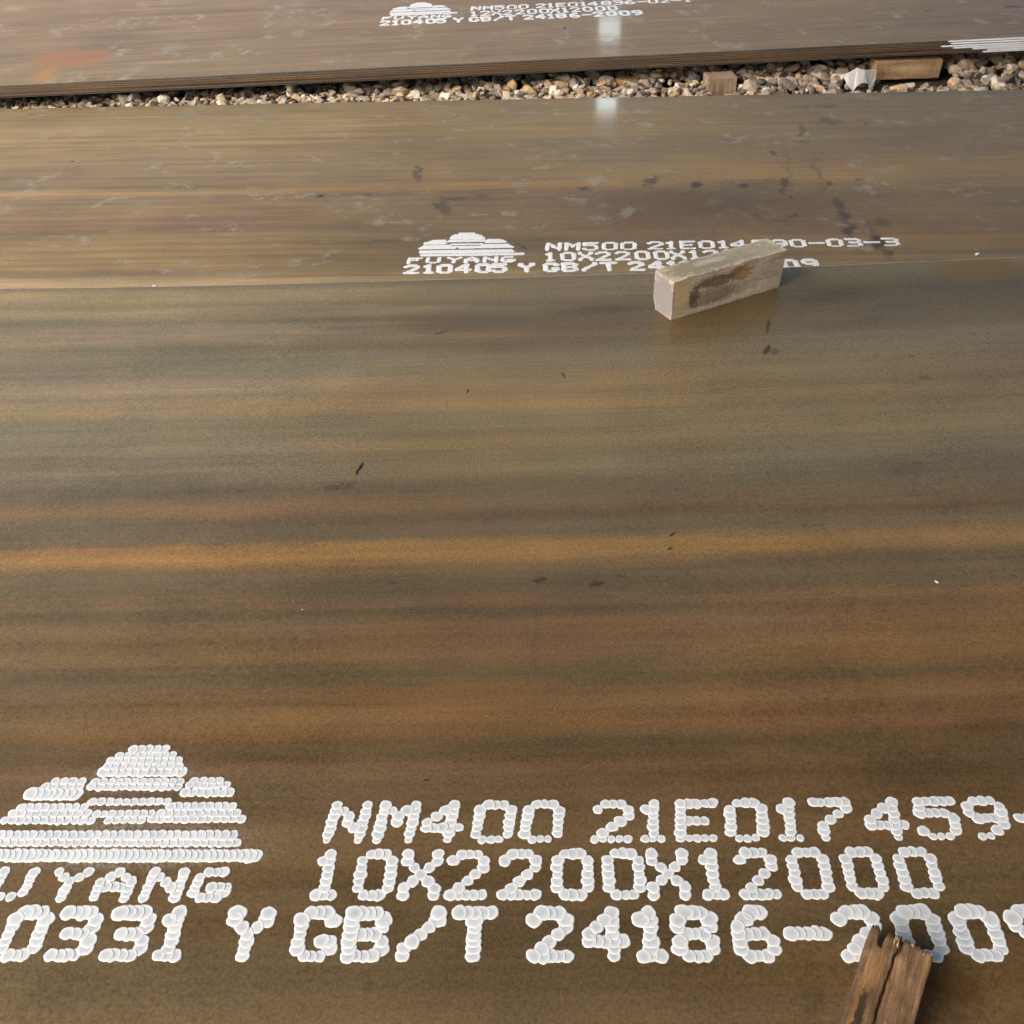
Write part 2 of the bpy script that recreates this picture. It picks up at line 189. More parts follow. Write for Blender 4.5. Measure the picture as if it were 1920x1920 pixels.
SUN_ELEV, SUN_AZ = 40.0, 236.0          # azimuth clockwise from +Y: light comes from the left, behind the viewer
world = bpy.data.worlds.new('World'); scene.world = world; world.use_nodes = True
wn = world.node_tree; bg = wn.nodes['Background']
sky = wn.nodes.new('ShaderNodeTexSky'); sky.sky_type = 'NISHITA'; sky.sun_disc = False
sky.sun_elevation = math.radians(SUN_ELEV); sky.sun_rotation = math.radians(SUN_AZ)
sky.air_density = 0.8; sky.dust_density = 8.0; sky.ozone_density = 1.0
wn.links.new(sky.outputs[0], bg.inputs[0]); bg.inputs[1].default_value = 0.14
sd = bpy.data.lights.new('sun', 'SUN'); sun = bpy.data.objects.new('sun', sd); COL.objects.link(sun)
sd.energy = 1.2; sd.angle = math.radians(55); sd.color = (1.0, 0.965, 0.90)
_e, _a = math.radians(SUN_ELEV), math.radians(SUN_AZ)
sun_dir = Vector((math.sin(_a) * math.cos(_e), math.cos(_a) * math.cos(_e), math.sin(_e)))
sun.rotation_euler = sun_dir.to_track_quat('Z', 'Y').to_euler(); sun.location = sun_dir * 20
# two high-bay lamps of the shed row, far ahead: their mirror images are the two bright spots on the plates
for i, (P, w, h, pw) in enumerate(((LAMP_1, 0.62, 0.26, 23), (LAMP_2, 0.9, 0.36, 31))):
    ld = bpy.data.lights.new('hall_lamp', 'AREA'); lo = bpy.data.objects.new('hall_lamp', ld); COL.objects.link(lo)
    ld.shape = 'RECTANGLE'; ld.size = w; ld.size_y = h; ld.energy = pw; ld.color = (0.82, 0.97, 1.0)
    lo.location = P; lo.rotation_euler = (Vector(P) - Vector((0.4, 5, 0.1))).to_track_quat('Z', 'Y').to_euler()
scene.render.engine = 'CYCLES'
scene.view_settings.view_transform = 'Standard'; scene.view_settings.look = 'None'
scene.view_settings.gamma = 1.0; scene.view_settings.exposure = 0.67; scene.view_settings.use_curve_mapping = False
scene.cycles.max_bounces = 6; scene.cycles.diffuse_bounces = 3; scene.cycles.glossy_bounces = 3
# ------------------------------------------------------------------ node helpers
class NT:
    def __init__(self, name):
        self.m = bpy.data.materials.new(name); self.m.use_nodes = True
        self.t = self.m.node_tree; self.b = self.t.nodes['Principled BSDF']
        self.obj = self.t.nodes.new('ShaderNodeTexCoord').outputs['Object']
    def put(self, sock, v):
        if isinstance(v, bpy.types.NodeSocket): self.t.links.new(v, sock)
        else: sock.default_value = v
    def n(self, typ, ins=(), **props):
        nd = self.t.nodes.new(typ)
        for k, v in props.items(): setattr(nd, k, v)
        for k, v in (ins.items() if isinstance(ins, dict) else enumerate(ins)): self.put(nd.inputs[k], v)
        return nd
    def math(self, op, a, b=0.0, clamp=False): return self.n('ShaderNodeMath', (a, b), operation=op, use_clamp=clamp).outputs[0]
    def vmath(self, op, a, b=(0, 0, 0)): return self.n('ShaderNodeVectorMath', (a, b), operation=op)
    def mapr(self, v, a, b, c=0.0, d=1.0, smooth=True):
        return self.n('ShaderNodeMapRange', (v, a, b, c, d), interpolation_type='SMOOTHSTEP' if smooth else 'LINEAR').outputs[0]
    def scale(self, v, s): return self.vmath('MULTIPLY', v, s).outputs[0]
    def noise(self, v, scale=1.0, detail=3.0, rough=0.55, color=False):
        nd = self.n('ShaderNodeTexNoise', {'Vector': v, 'Scale': scale, 'Detail': detail, 'Roughness': rough})
        return nd.outputs['Color' if color else 'Fac']
    def mix(self, f, a, b, mode='MIX'):
        nd = self.n('ShaderNodeMix', data_type='RGBA', blend_type=mode)
        for k, v in ((0, f), (6, a), (7, b)):
            if k and not isinstance(v, bpy.types.NodeSocket): v = tuple(v)[:3] + (1,)
            self.put(nd.inputs[k], v)
        return nd.outputs[2]
    def ramp(self, f, stops):
        nd = self.n('ShaderNodeValToRGB', (f,)); e = nd.color_ramp.elements
        for i, s in enumerate(stops):
            el = e[i] if i < 2 else e.new(min(max(s[0], 0), 1))
            el.position = min(max(s[0], 0), 1); el.color = tuple(s[1:4]) + (1,)
        return nd.outputs[0]
    def gray(self, f): return self.n('ShaderNodeCombineColor', (f, f, f)).outputs[0]
    def bump(self, h, strength, dist): self.put(self.b.inputs['Normal'], self.n('ShaderNodeBump', {'Strength': strength, 'Distance': dist, 'Height': h}).outputs[0])
    def set(self, **kw):
        for k, v in kw.items(): self.put(self.b.inputs[k.replace('_', ' ')], v)

def ellipse(N, p, rag, cx, cy, rx, ry, th, soft, ragged):
    mp = N.n('ShaderNodeMapping', (p, (cx, cy, 0), (0, 0, th), (rx, ry, 1.0)), vector_type='TEXTURE').outputs[0]
    ln = N.vmath('LENGTH', N.scale(mp, (1, 1, 0))).outputs['Value']
    ln = N.math('ADD', ln, N.math('MULTIPLY', rag, ragged))
    return N.mapr(ln, 1.0, 1.0 - soft)

def plate_material(name, tables, stains, gain, tint, seed, scuffs=0.3, coat=0.10, shift=0.0, streak=1.0, metal=0.55, rough=0.0, smear=0.02, scs=(11, 26), xcol=0.85, spray=()):
    """mill-scale steel: rolling streaks along the plate, rust bloom, scuffs, faint oil film"""
    N = NT(name)
    p0 = N.vmath('ADD', N.obj, (seed * 13.7, seed * 3.1, 0)).outputs[0]
    sep = N.n('ShaderNodeSeparateXYZ', (N.obj,))
    x, y = sep.outputs[0], sep.outputs[1]
    w1 = N.noise(N.scale(p0, (1.3, 5, 1)), 1.0, 3.0)
    w2 = N.noise(N.scale(p0, (5, 60, 1)), 1.0, 3.0)
    warp = N.math('ADD', N.math('MULTIPLY', N.math('SUBTRACT', w1, 0.5), 0.045), N.math('MULTIPLY', N.math('SUBTRACT', w2, 0.5), 0.012))
    w3 = N.noise(p0, 160.0, 3.0, 0.7)
    w4 = N.noise(N.scale(p0, (9, 26, 1)), 1.0, 3.0, 0.65)
    warp = N.math('ADD', warp, N.math('ADD', N.math('MULTIPLY', N.math('SUBTRACT', w3, 0.5), 0.035), N.math('MULTIPLY', N.math('SUBTRACT', w4, 0.5), 0.030)))
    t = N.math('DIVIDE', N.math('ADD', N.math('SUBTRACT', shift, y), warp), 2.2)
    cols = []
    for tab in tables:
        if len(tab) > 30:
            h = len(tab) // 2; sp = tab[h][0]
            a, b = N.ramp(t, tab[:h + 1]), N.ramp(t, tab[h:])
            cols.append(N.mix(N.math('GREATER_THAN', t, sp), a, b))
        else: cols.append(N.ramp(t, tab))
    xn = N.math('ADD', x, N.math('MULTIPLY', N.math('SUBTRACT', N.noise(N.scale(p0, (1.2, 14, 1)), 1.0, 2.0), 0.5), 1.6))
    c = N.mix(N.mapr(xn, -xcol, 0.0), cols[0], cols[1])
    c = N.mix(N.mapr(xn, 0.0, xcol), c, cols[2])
    fade = N.noise(N.scale(p0, (1.6, 7, 1)), 1.0, 2.0)
    c = N.mix(N.mapr(fade, 0.35, 0.7, 0.0, 0.22), c, (0.138, 0.119, 0.080))
    # rolling streaks, finer and finer
    s1 = N.noise(N.scale(p0, (0.7, 28, 1)), 1.0, 3.0)
    s2 = N.noise(N.scale(p0, (2.5, 110, 1)), 1.0, 3.0, 0.6)
    k = N.math('ADD', N.mapr(s1, 0.25, 0.75, 1 - 0.12 * streak, 1 + 0.12 * streak, False), N.mapr(s2, 0.25, 0.75, -0.08 * streak, 0.08 * streak, False))
    # cloudy mottle and grain
    m1 = N.noise(p0, 6.0, 3.0, 0.6)
    g1 = N.noise(p0, 240.0, 2.0, 0.7)
    g2 = N.noise(p0, 90.0, 2.0, 0.65)
    m0 = N.noise(N.scale(p0, (2.2, 4.5, 1)), 1.0, 3.0, 0.6)
    k = N.math('ADD', k, N.mapr(m1, 0.3, 0.7, -0.06, 0.06, False))
    k = N.math('ADD', k, N.mapr(m0, 0.3, 0.7, -0.10, 0.10, False))
    k = N.math('ADD', k, N.mapr(g1, 0.3, 0.7, -0.27, 0.27, False))
    k = N.math('ADD', k, N.mapr(g2, 0.3, 0.7, -0.09, 0.09, False))
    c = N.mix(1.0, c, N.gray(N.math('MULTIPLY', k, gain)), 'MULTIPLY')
    c = N.mix(1.0, c, tint, 'MULTIPLY')
    # slow drift of hue: rosy, olive
    hue = N.noise(N.scale(p0, (1.1, 9, 1)), 1.0, 3.0)
    c = N.mix(N.mapr(hue, 0.5, 0.75, 0.0, 0.35), c, N.mix(1.0, c, (1.06, 0.97, 0.95), 'MULTIPLY'))
    c = N.mix(N.mapr(hue, 0.5, 0.25, 0.0, 0.35), c, N.mix(1.0, c, (0.92, 1.03, 1.0), 'MULTIPLY'))
    # pale scuffs in small ragged patches
    if scuffs:
        pt = N.noise(N.scale(p0, (scs[0] * 0.33, scs[1] * 0.33, 1)), 1.0, 2.0)
        fl = N.noise(N.scale(p0, (scs[0], scs[1], 1)), 1.0, 3.0, 0.7)
        sc = N.math('MULTIPLY', N.mapr(pt, 0.50, 0.64), N.mapr(fl, 0.48, 0.66))
        c = N.mix(N.math('MULTIPLY', sc, scuffs), c, (0.32, 0.29, 0.22))
    rag = N.math('SUBTRACT', N.noise(p0, 45.0, 3.0, 0.7), 0.5)
    rag = N.math('ADD', rag, N.math('MULTIPLY', N.math('SUBTRACT', N.noise(p0, 14.0, 3.0, 0.6), 0.5), 0.8))
    wa = N.scale(N.vmath('SUBTRACT', N.noise(p0, 11.0, 2.0, 0.5, True), (0.5, 0.5, 0.5)).outputs[0], (smear, smear, 0))
    wb = N.scale(N.vmath('SUBTRACT', N.noise(p0, 48.0, 2.0, 0.5, True), (0.5, 0.5, 0.5)).outputs[0], (smear * .45, smear * .45, 0))
    pw = N.vmath('ADD', N.vmath('ADD', N.obj, wa).outputs[0], wb).outputs[0]
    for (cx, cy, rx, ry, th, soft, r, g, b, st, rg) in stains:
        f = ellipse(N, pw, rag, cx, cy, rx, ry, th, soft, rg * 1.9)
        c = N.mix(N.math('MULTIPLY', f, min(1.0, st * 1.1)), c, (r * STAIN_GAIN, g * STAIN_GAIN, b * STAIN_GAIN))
    for (cx, cy, rx, ry, st) in spray:          # thin dust of overspray round the stencilled bars
        f = ellipse(N, N.obj, rag, cx, cy, rx, ry, 0.0, 0.75, 0.15)
        c = N.mix(N.math('MULTIPLY', N.math('MULTIPLY', f, st), N.mapr(g1, 0.35, 0.65)), c, (0.75, 0.76, 0.76))
    # tiny dark pits
    pits = N.mapr(N.noise(p0, 70.0, 2.0, 0.5), 0.74, 0.80)
    c = N.mix(N.math('MULTIPLY', pits, 0.45), c, (0.03, 0.022, 0.016))
    rgh = N.math('ADD', N.mapr(s1, 0.25, 0.75, 0.36 + rough, 0.48 + rough, False), N.mapr(m1, 0.3, 0.7, -0.05, 0.05, False))
    N.set(Base_Color=c, Roughness=rgh, Metallic=metal, Coat_Weight=coat, Coat_Roughness=N.mapr(s2, 0.3, 0.7, 0.06, 0.10, False))
    N.b.inputs['Specular IOR Level'].default_value = 0.22
    h = N.math('ADD', N.math('MULTIPLY', g1, 0.6), N.math('MULTIPLY', g2, 0.8))
    N.bump(h, 0.3, 0.0006)
    return N.m

STAIN_GAIN = 0.8
def flat_table(*cs): return [(0.0,) + cs[0], (0.35,) + cs[1], (0.7,) + cs[2], (1.0,) + cs[0]]

def edge_material(name, ca, cb, seed):
    N = NT(name)
    p0 = N.vmath('ADD', N.obj, (seed * 7.7, seed, 0)).outputs[0]
    a = N.noise(N.scale(p0, (2.2, 1, 30)), 1.0, 4.0)
    g = N.noise(N.scale(p0, (60, 60, 200)), 1.0, 3.0, 0.7)
    c = N.mix(N.mapr(a, 0.35, 0.65), ca, cb)
    c = N.mix(1.0, c, N.gray(N.mapr(g, 0.25, 0.75, 0.6, 1.4, False)), 'MULTIPLY')
    N.set(Base_Color=c, Roughness=0.7); N.bump(g, 0.5, 0.002)
    return N.m

def wood_material(name, base, dark, seed, axis=0, stains=(), grain=1.0, weather=0.3, weather_col=(0.30, 0.29, 0.27)):
    N = NT(name)
    p0 = N.vmath('ADD', N.obj, (seed * 3.3, seed * 1.7, seed)).outputs[0]
    st = [60, 60, 60]; st[axis] = 3.5
    ft = [260, 260, 260]; ft[axis] = 30
    a = N.noise(N.scale(p0, st), 1.0, 4.0, 0.65)
    f = N.noise(N.scale(p0, ft), 1.0, 3.0, 0.7)
    q = N.noise(p0, 22.0, 4.0, 0.65)
    c = N.mix(N.mapr(a, 0.3, 0.72), base, dark)
    c = N.mix(1.0, c, N.gray(N.mapr(f, 0.25, 0.75, 1.0 - 0.32 * grain, 1.0 + 0.32 * grain, False)), 'MULTIPLY')
    sm = N.noise(N.scale(p0, (420, 420, 18) if axis == 0 else (18, 420, 420)), 1.0, 2.0, 0.6)
    c = N.mix(1.0, c, N.gray(N.mapr(sm, 0.3, 0.7, 0.82, 1.18, False)), 'MULTIPLY')
    c = N.mix(N.math('MULTIPLY', N.mapr(q, 0.42, 0.62), weather), c, weather_col)
    rag = N.math('SUBTRACT', N.noise(p0, 70.0, 5.0, 0.75), 0.5)
    for (cx, cy, cz, rx, ry, rz, soft, col, stg) in stains:
        mp = N.n('ShaderNodeMapping', (N.obj, (cx, cy, cz), (0, 0, 0), (rx, ry, rz)), vector_type='TEXTURE').outputs[0]
        ln = N.math('ADD', N.vmath('LENGTH', mp).outputs['Value'], N.math('MULTIPLY', rag, 2.0))
        m = N.math('MULTIPLY', N.mapr(ln, 1.0, 1.0 - soft), stg)
        m = N.math('MULTIPLY', m, N.mapr(f, 0.2, 0.5, 0.55, 1.0))
        c = N.mix(m, c, col)
    N.set(Base_Color=c, Roughness=0.82); N.b.inputs['Specular IOR Level'].default_value = 0.25
    N.bump(N.math('ADD', N.math('MULTIPLY', a, 0.7), N.math('MULTIPLY', f, 0.6)), 0.9, 0.004)
    return N.m

def paint_material():
    N = NT('white marking paint')
    at = N.n('ShaderNodeAttribute', attribute_name='thin').outputs['Fac']
    n1 = N.noise(N.obj, 260.0, 4.0, 0.7); n2 = N.noise(N.obj, 35.0, 2.0)
    f = N.math('MULTIPLY', at, N.mapr(n2, 0.3, 0.7, 0.55, 1.0, False))
    c = N.mix(f, (0.81, 0.845, 0.87), (0.43, 0.50, 0.55))
    worn = N.math('MULTIPLY', N.mapr(n1, 0.60, 0.70), N.mapr(n2, 0.52, 0.66))
    c = N.mix(N.math('MULTIPLY', worn, 0.6), c, (0.42, 0.35, 0.27))
    N.set(Base_Color=c, Roughness=0.42); N.b.inputs['Specular IOR Level'].default_value = 0.4
    N.bump(n1, 0.25, 0.0006)
    return N.m
PAINT = paint_material()

def plain(name, col, rough=0.7, var=0.25, scale=40, bump=0.3):
    N = NT(name)
    a = N.noise(N.obj, scale, 4.0, 0.65)
    N.set(Base_Color=N.mix(1.0, col, N.gray(N.mapr(a, 0.25, 0.75, 1 - var, 1 + var, False)), 'MULTIPLY'), Roughness=rough)
    N.bump(a, bump, 0.003)
    return N.m

# ------------------------------------------------------------------ object helpers
def link(name, me, mat=None, parent=None, smooth=False):
    o = bpy.data.objects.new(name, me); COL.objects.link(o)
    if mat is not None and not me.materials: me.materials.append(mat)
    if parent is not None: o.parent = parent
    if smooth:
        for p in me.polygons: p.use_smooth = True
    return o
def tag(o, label, cat, group=None):
    o['label'] = label; o['category'] = cat
    if group: o['group'] = group
    return o
def pydata(name, v, f):
    me = bpy.data.meshes.new(name); me.from_pydata(v, [], f); me.update(); return me

# ------------------------------------------------------------------ ground
def ground():
    N = NT('dark earth under the gravel')
    a = N.noise(N.obj, 30.0, 5.0, 0.7)
    N.set(Base_Color=N.mix(a, (0.025, 0.02, 0.015), (0.08, 0.06, 0.042)), Roughness=0.95); N.bump(a, 0.8, 0.02)
    s = 40.0
    me = pydata('ground', [(-s, -s, 0.0), (s, -s, 0.0), (s, s, 0.0), (-s, s, 0.0)], [(0, 1, 2, 3)])
    o = link('ground', me, N.m); o['kind'] = 'structure'
ground()
def shade_roof():
    """unseen overhead sheet, added to shade the near plate: its edge is just ahead of the viewer, its left side is open"""
    N = NT('dull shade sheet'); a = N.noise(N.obj, 0.6, 3.0)
    N.set(Base_Color=N.mix(a, (0.06, 0.06, 0.06), (0.10, 0.098, 0.095)), Roughness=0.8)
    V, F = [], []; x0, x1, y0, y1, z = -3.6, 26.0, -10.0, 6.0, 5.6; n = 120
    for i in range(n + 1):
        x = x0 + (x1 - x0) * i / n; zz = z + (0.04 if i % 2 else -0.04)
        V += [(x, y0, zz), (x, y1, zz), (x, y0, zz + 0.02), (x, y1, zz + 0.02)]
    for i in range(n):
        p = i * 4; F += [(p, p + 1, p + 5, p + 4), (p + 2, p + 6, p + 7, p + 3)]
    o = link('shade_roof', pydata('shade_roof', V, F), N.m); o['kind'] = 'structure'
shade_roof()

# ------------------------------------------------------------------ steel plates
def sag_z(x, sag): return sag * x * x if abs(x) < 2.0 else sag * (4.0 + 4.0 * (abs(x) - 2.0))

def plate_mesh(y0, y1, thick, half=6.0, seed=0, x_off=0.0, sag=0.0, cuts=()):
    """local origin on the edge line, top face at z = 0; slightly rounded sheared edges, a barely wavy edge line"""
    rnd = random.Random(seed); bm = bmesh.new(); n = 96
    prof = [(y0 + 0.0008, -thick), (y0, -thick + 0.001), (y0, -0.0014), (y0 + 0.0010, -0.0004), (y0 + 0.0040, 0.0),
            (y1 - 0.0040, 0.0), (y1 - 0.0010, -0.0004), (y1, -0.0014), (y1, -thick + 0.001), (y1 - 0.0008, -thick)]
    ring = []
    ph = rnd.random() * 10
    for i in range(n + 1):
        x = -half + 2 * half * i / n + x_off
        wv = 0.0016 * math.sin(x * 1.9 + ph) + 0.0009 * math.sin(x * 5.3 + 2 * ph)
        ring.append([bm.verts.new((x, yy + wv, zz + sag_z(x, sag))) for yy, zz in prof])
    m = len(prof)
    for i in range(n):
        for j in range(m):
            f = bm.faces.new((ring[i][j], ring[i + 1][j], ring[i + 1][(j + 1) % m], ring[i][(j + 1) % m]))
            xm = -half + 2 * half * (i + 0.5) / n + x_off
            f.material_index = (1 + sum(xm > c for c in cuts)) if j == 4 else 0
    bm.faces.new(ring[0][::-1]); bm.faces.new(ring[-1])
    bmesh.ops.recalc_face_normals(bm, faces=bm.faces)
    me = bpy.data.meshes.new('steel_plate'); bm.to_mesh(me); bm.free(); return me

def steel_plate(key, y0, y1, thick, z, mat_top, mat_edge, label, group, dy=0.0, dx=0.0, drot=0.0, seed=0, sag=0.0, cuts=()):
    yb, rot, _ = FRAMES[key]
    me = plate_mesh(y0, y1, thick, seed=seed, x_off=dx, sag=sag, cuts=cuts)
    me.materials.append(mat_edge)
    for m in (mat_top if isinstance(mat_top, list) else [mat_top]): me.materials.append(m)
    o = link('steel_plate', me); o.location = (0, yb + dy, z); o.rotation_euler = (0, 0, rot + drot)
    return tag(o, label, 'steel plate', group)

# ------------------------------------------------------------------ stencilled dot-matrix marking
FONT = {
 '0': '.###. #...# #...# #...# #...# #...# .###.', '1': '..#.. .##.. ..#.. ..#.. ..#.. ..#.. .###.',
 '2': '.###. #...# ....# ...#. ..#.. .#... #####', '3': '####. ....# ....# .###. ....# ....# ####.',
 '4': '...#. ..##. .#.#. #..#. ##### ...#. ...#.', '5': '##### #.... ####. ....# ....# #...# .###.',
 '6': '..##. .#... #.... ####. #...# #...# .###.', '7': '##### ....# ...#. ..#.. .#... .#... .#...',
 '8': '.###. #...# #...# .###. #...# #...# .###.', '9': '.###. #...# #...# .#### ....# ...#. .##..',
 'N': '#...# ##..# #.#.# #.#.# #..## #...# #...#', 'M': '#...# ##.## #.#.# #.#.# #...# #...# #...#',
 'E': '##### #.... #.... ####. #.... #.... #####', 'X': '#...# #...# .#.#. ..#.. .#.#. #...# #...#',
 'Y': '#...# #...# .#.#. ..#.. ..#.. ..#.. ..#..', 'G': '.###. #...# #.... #.... #..## #...# .###.',
 'B': '####. #...# #...# ####. #...# #...# ####.', '/': '....# ....# ...#. ..#.. .#... #.... #....',
 'T': '##### ..#.. ..#.. ..#.. ..#.. ..#.. ..#..', '-': '..... ..... ..... ##### ..... ..... .....',
 'F': '##### #.... #.... ####. #.... #.... #....', 'U': '#...# #...# #...# #...# #...# #...# .###.',
 'A': '..#.. .#.#. #...# #...# ##### #...# #...#'}
FONT6 = {'F': '#### #... ###. #... #... #...', 'U': '#..# #..# #..# #..# #..# .##.', 'Y': '#...# .#.#. ..#.. ..#.. ..#.. ..#..', 'A': '..#.. .#.#. #...# ##### #...# #...#', 'N': '#...# ##..# #.#.# #..## #...# #...#', 'G': '.###. #.... #.... #.### #...# .###.'}
R1X = [0.044, 0.1156, 0.1839, 0.2574, 0.3282, None, 0.4292, 0.4887, 0.5504, 0.6217, 0.6836, 0.7423, 0.8205, 0.8927, 0.9612, 1.031, 1.099, 1.168, 1.236, 1.305]
R2X = [0.0274, 0.0944, 0.1589, 0.224, 0.2962, 0.3693, 0.4399, 0.501, 0.5624, 0.6225, 0.6947, 0.768, 0.8411]
R3X = [-0.489, -0.426, -0.3662, -0.2972, -0.2248, -0.1653, None, -0.0648, None, 0.0256, 0.0939, 0.1659, 0.2365, None, 0.3368, 0.4092, 0.4686, 0.5267, 0.6046, 0.6733, 0.7394, 0.8172, 0.8923, 0.964]
FYX = [-0.482, -0.4121, -0.3339, -0.2678, -0.1974, -0.1309]
ROWS = {1: (0.173, 0.2464, 0.0092, 0.064, 0.12), 2: (0.088, 0.1654, 0.0092, 0.061, 0.03), 3: (0.0016, 0.0788, 0.0107, 0.0635, 0.0), 4: (0.0849, 0.1372, 0.0085, 0.060, 0.08)}

def drops_mesh(drops, seg, thick, sag=0.0):
    """each drop a low shingled puddle: thick white rim, thinner middle; later drops tuck under earlier ones"""
    rings = ((0.0, 0.42), (0.40, 0.44), (0.66, 0.66), (0.84, 1.0), (0.95, 0.74), (1.0, 0.0)) if seg > 12 else ((0.0, 0.5), (0.7, 0.8), (0.9, 0.8), (1.0, 0.0))
    V, F, T = [], [], []
    for (x, y, rx, ry, tx, ty, rnd) in drops:
        b = len(V); ph = rnd.random() * 6.28; a1, a2 = rnd.uniform(0, 0.09), rnd.uniform(0, 0.06)
        lift = thick * rnd.uniform(0.9, 1.25)
        for k, (q, h) in enumerate(rings):
            last = k == len(rings) - 1
            for s in range(1 if k == 0 else seg):
                an = 6.28318 * s / seg
                w = 1 + q * (a1 * math.sin(2 * an + ph) + a2 * math.sin(3 * an - 2 * ph) + 0.035 * math.sin(5 * an + 3 * ph) + 0.022 * math.sin(9 * an + ph * 5))
                ux, uy = math.cos(an) * q * w, math.sin(an) * q * w
                z = 0.0 if last else lift * (0.30 * h + 0.9 * (1 + ux * tx + uy * ty))
                V.append((x + ux * rx, y + uy * ry, z + sag_z(x + ux * rx, sag) - (0.0008 if last and sag else 0.0))); T.append((1.0, 0.86, 0.52, 0.12, 0.0, 0.2)[k] if len(rings) == 6 else (0.6, 0.3, 0.0, 0.1)[k])
        for s in range(seg): F.append((b, b + 1 + s, b + 1 + (s + 1) % seg))
        for k in range(1, len(rings) - 1):
            i0, i1 = b + 1 + (k - 1) * seg, b + 1 + k * seg
            for s in range(seg): F.append((i0 + s, i1 + s, i1 + (s + 1) % seg, i0 + (s + 1) % seg))
    me = pydata('painted_drops', V, F)
    at = me.attributes.new('thin', 'FLOAT', 'POINT'); at.data.foreach_set('value', T)
    for p in me.polygons: p.use_smooth = True
    me.materials.append(PAINT); return me

def add_marking(plate, key, rows, seg, thick, seed, dens=1.0):
    A = MARK[key]; rnd = random.Random(seed)
    kx = math.hypot(A[0][1], A[1][1]); ky = math.hypot(A[0][2], A[1][2])
    def to(s, t): return (A[0][0] + A[0][1] * s + A[0][2] * t, A[1][0] + A[1][1] * s + A[1][2] * t)
    def put(name, drops, label=None):
        o = link(name, drops_mesh(drops, seg, thick, SAG if key == 'f' else 0.0), None, plate); o.location = (0, 0, 0.0002)
        if label: o['label'] = label
    for row, text, xs in rows:
        t0, t1, r, gw, sh = ROWS[row]; ty0, ty1 = t0 + r * 0.85, t1 - r * 0.85
        gw = gw - 2 * r
        for ch, cx in zip(text, xs):
            if ch == ' ' or cx is None: continue
            g = (FONT6 if row == 4 else FONT)[ch].split(); nr = len(g); nc = len(g[0]); drops = []
            for j, line in enumerate(g):
                jj = j / (nr - 1.0)
                for i, px in enumerate(line):
                    if px != '#': continue
                    k = rnd.uniform(0.88, 1.10)
                    if row == 1 and j == 6: k *= 0.74
                    if row == 3 and j < 2: k *= 1.13
                    if row == 3 and j == 6: k *= 0.92
                    t = ty1 + (ty0 - ty1) * jj; s = cx + (i / (nc - 1.0) - 0.5) * gw + (t - (t0 + t1) / 2) * sh
                    s += rnd.uniform(-0.0009, 0.0009); t += rnd.uniform(-0.0007, 0.0007)
                    x, y = to(s, t); drops.append((x, y, r * k * kx, r * k * 0.93 * ky, 0.65, -0.5, rnd))
            put('painted_slash' if ch == '/' else 'painted_dash' if ch == '-' else 'painted_digit' if ch.isdigit() else 'painted_letter', drops)
    bars = []
    for (s0, s1, t, h) in LOGO:
        drops = []; r = h * 0.51; step = 0.0118 if h < 0.021 else 0.0095
        n = max(2, int(round((s1 - s0 - 2 * r) / step)))
        for i in range(n + 1):
            s = s0 + r + (s1 - s0 - 2 * r) * i / n + rnd.uniform(-0.0006, 0.0006)
            k = rnd.uniform(0.93, 1.07)
            x, y = to(s, t + rnd.uniform(-0.0005, 0.0005)); drops.append((x, y, max(r, 0.0082) * k * kx, r * k * ky, 0.8, -0.35, rnd))
        bars.append((t, drops))
    for t, drops in bars: put('painted_emblem_bar', drops)

def spray_for(key):
    A = MARK[key]; out = []
    for s, t, rs, rt, st in ((-0.26, 0.156, 0.25, 0.030, 0.30), (-0.26, 0.185, 0.24, 0.032, 0.25), (-0.30, 0.22, 0.19, 0.035, 0.14), (-0.29, 0.29, 0.13, 0.05, 0.14)):
        out.append((A[0][0] + A[0][1] * s + A[0][2] * t, A[1][0] + A[1][1] * s + A[1][2] * t, rs, rt * A[1][2], st))
    return out

def region_materials(name, tables, stains, gain, tint, seed, cuts, **kw):
    """the same steel all along the plate; each stretch only carries the stains and painted shade that touch it"""
    lim = [-99.0] + list(cuts) + [99.0]; out = []
    sp = kw.pop('spray', ())
    for a, b in zip(lim[:-1], lim[1:]):
        pad = lambda s: max(s[2], s[3]) * 1.8
        out.append(plate_material(name, tables, [s for s in stains if a < s[0] + pad(s) and s[0] - pad(s) < b], gain, tint, seed, spray=[s for s in sp if a < s[0] + 1.4 * s[2] and s[0] - 1.4 * s[2] < b], **kw))
    return out
EDGE_A = edge_material('sheared steel edge, brown', (0.085, 0.058, 0.038), (0.13, 0.085, 0.05), 1)
EDGE_B = edge_material('sheared steel edge, rust orange', (0.15, 0.082, 0.036), (0.095, 0.058, 0.034), 2)
EDGE_C = edge_material('sheared steel edge, grey', (0.085, 0.07, 0.058), (0.12, 0.095, 0.072), 3)
EDGE_P = edge_material('sheared steel edge, pale', (0.46, 0.41, 0.32), (0.34, 0.29, 0.22), 4)

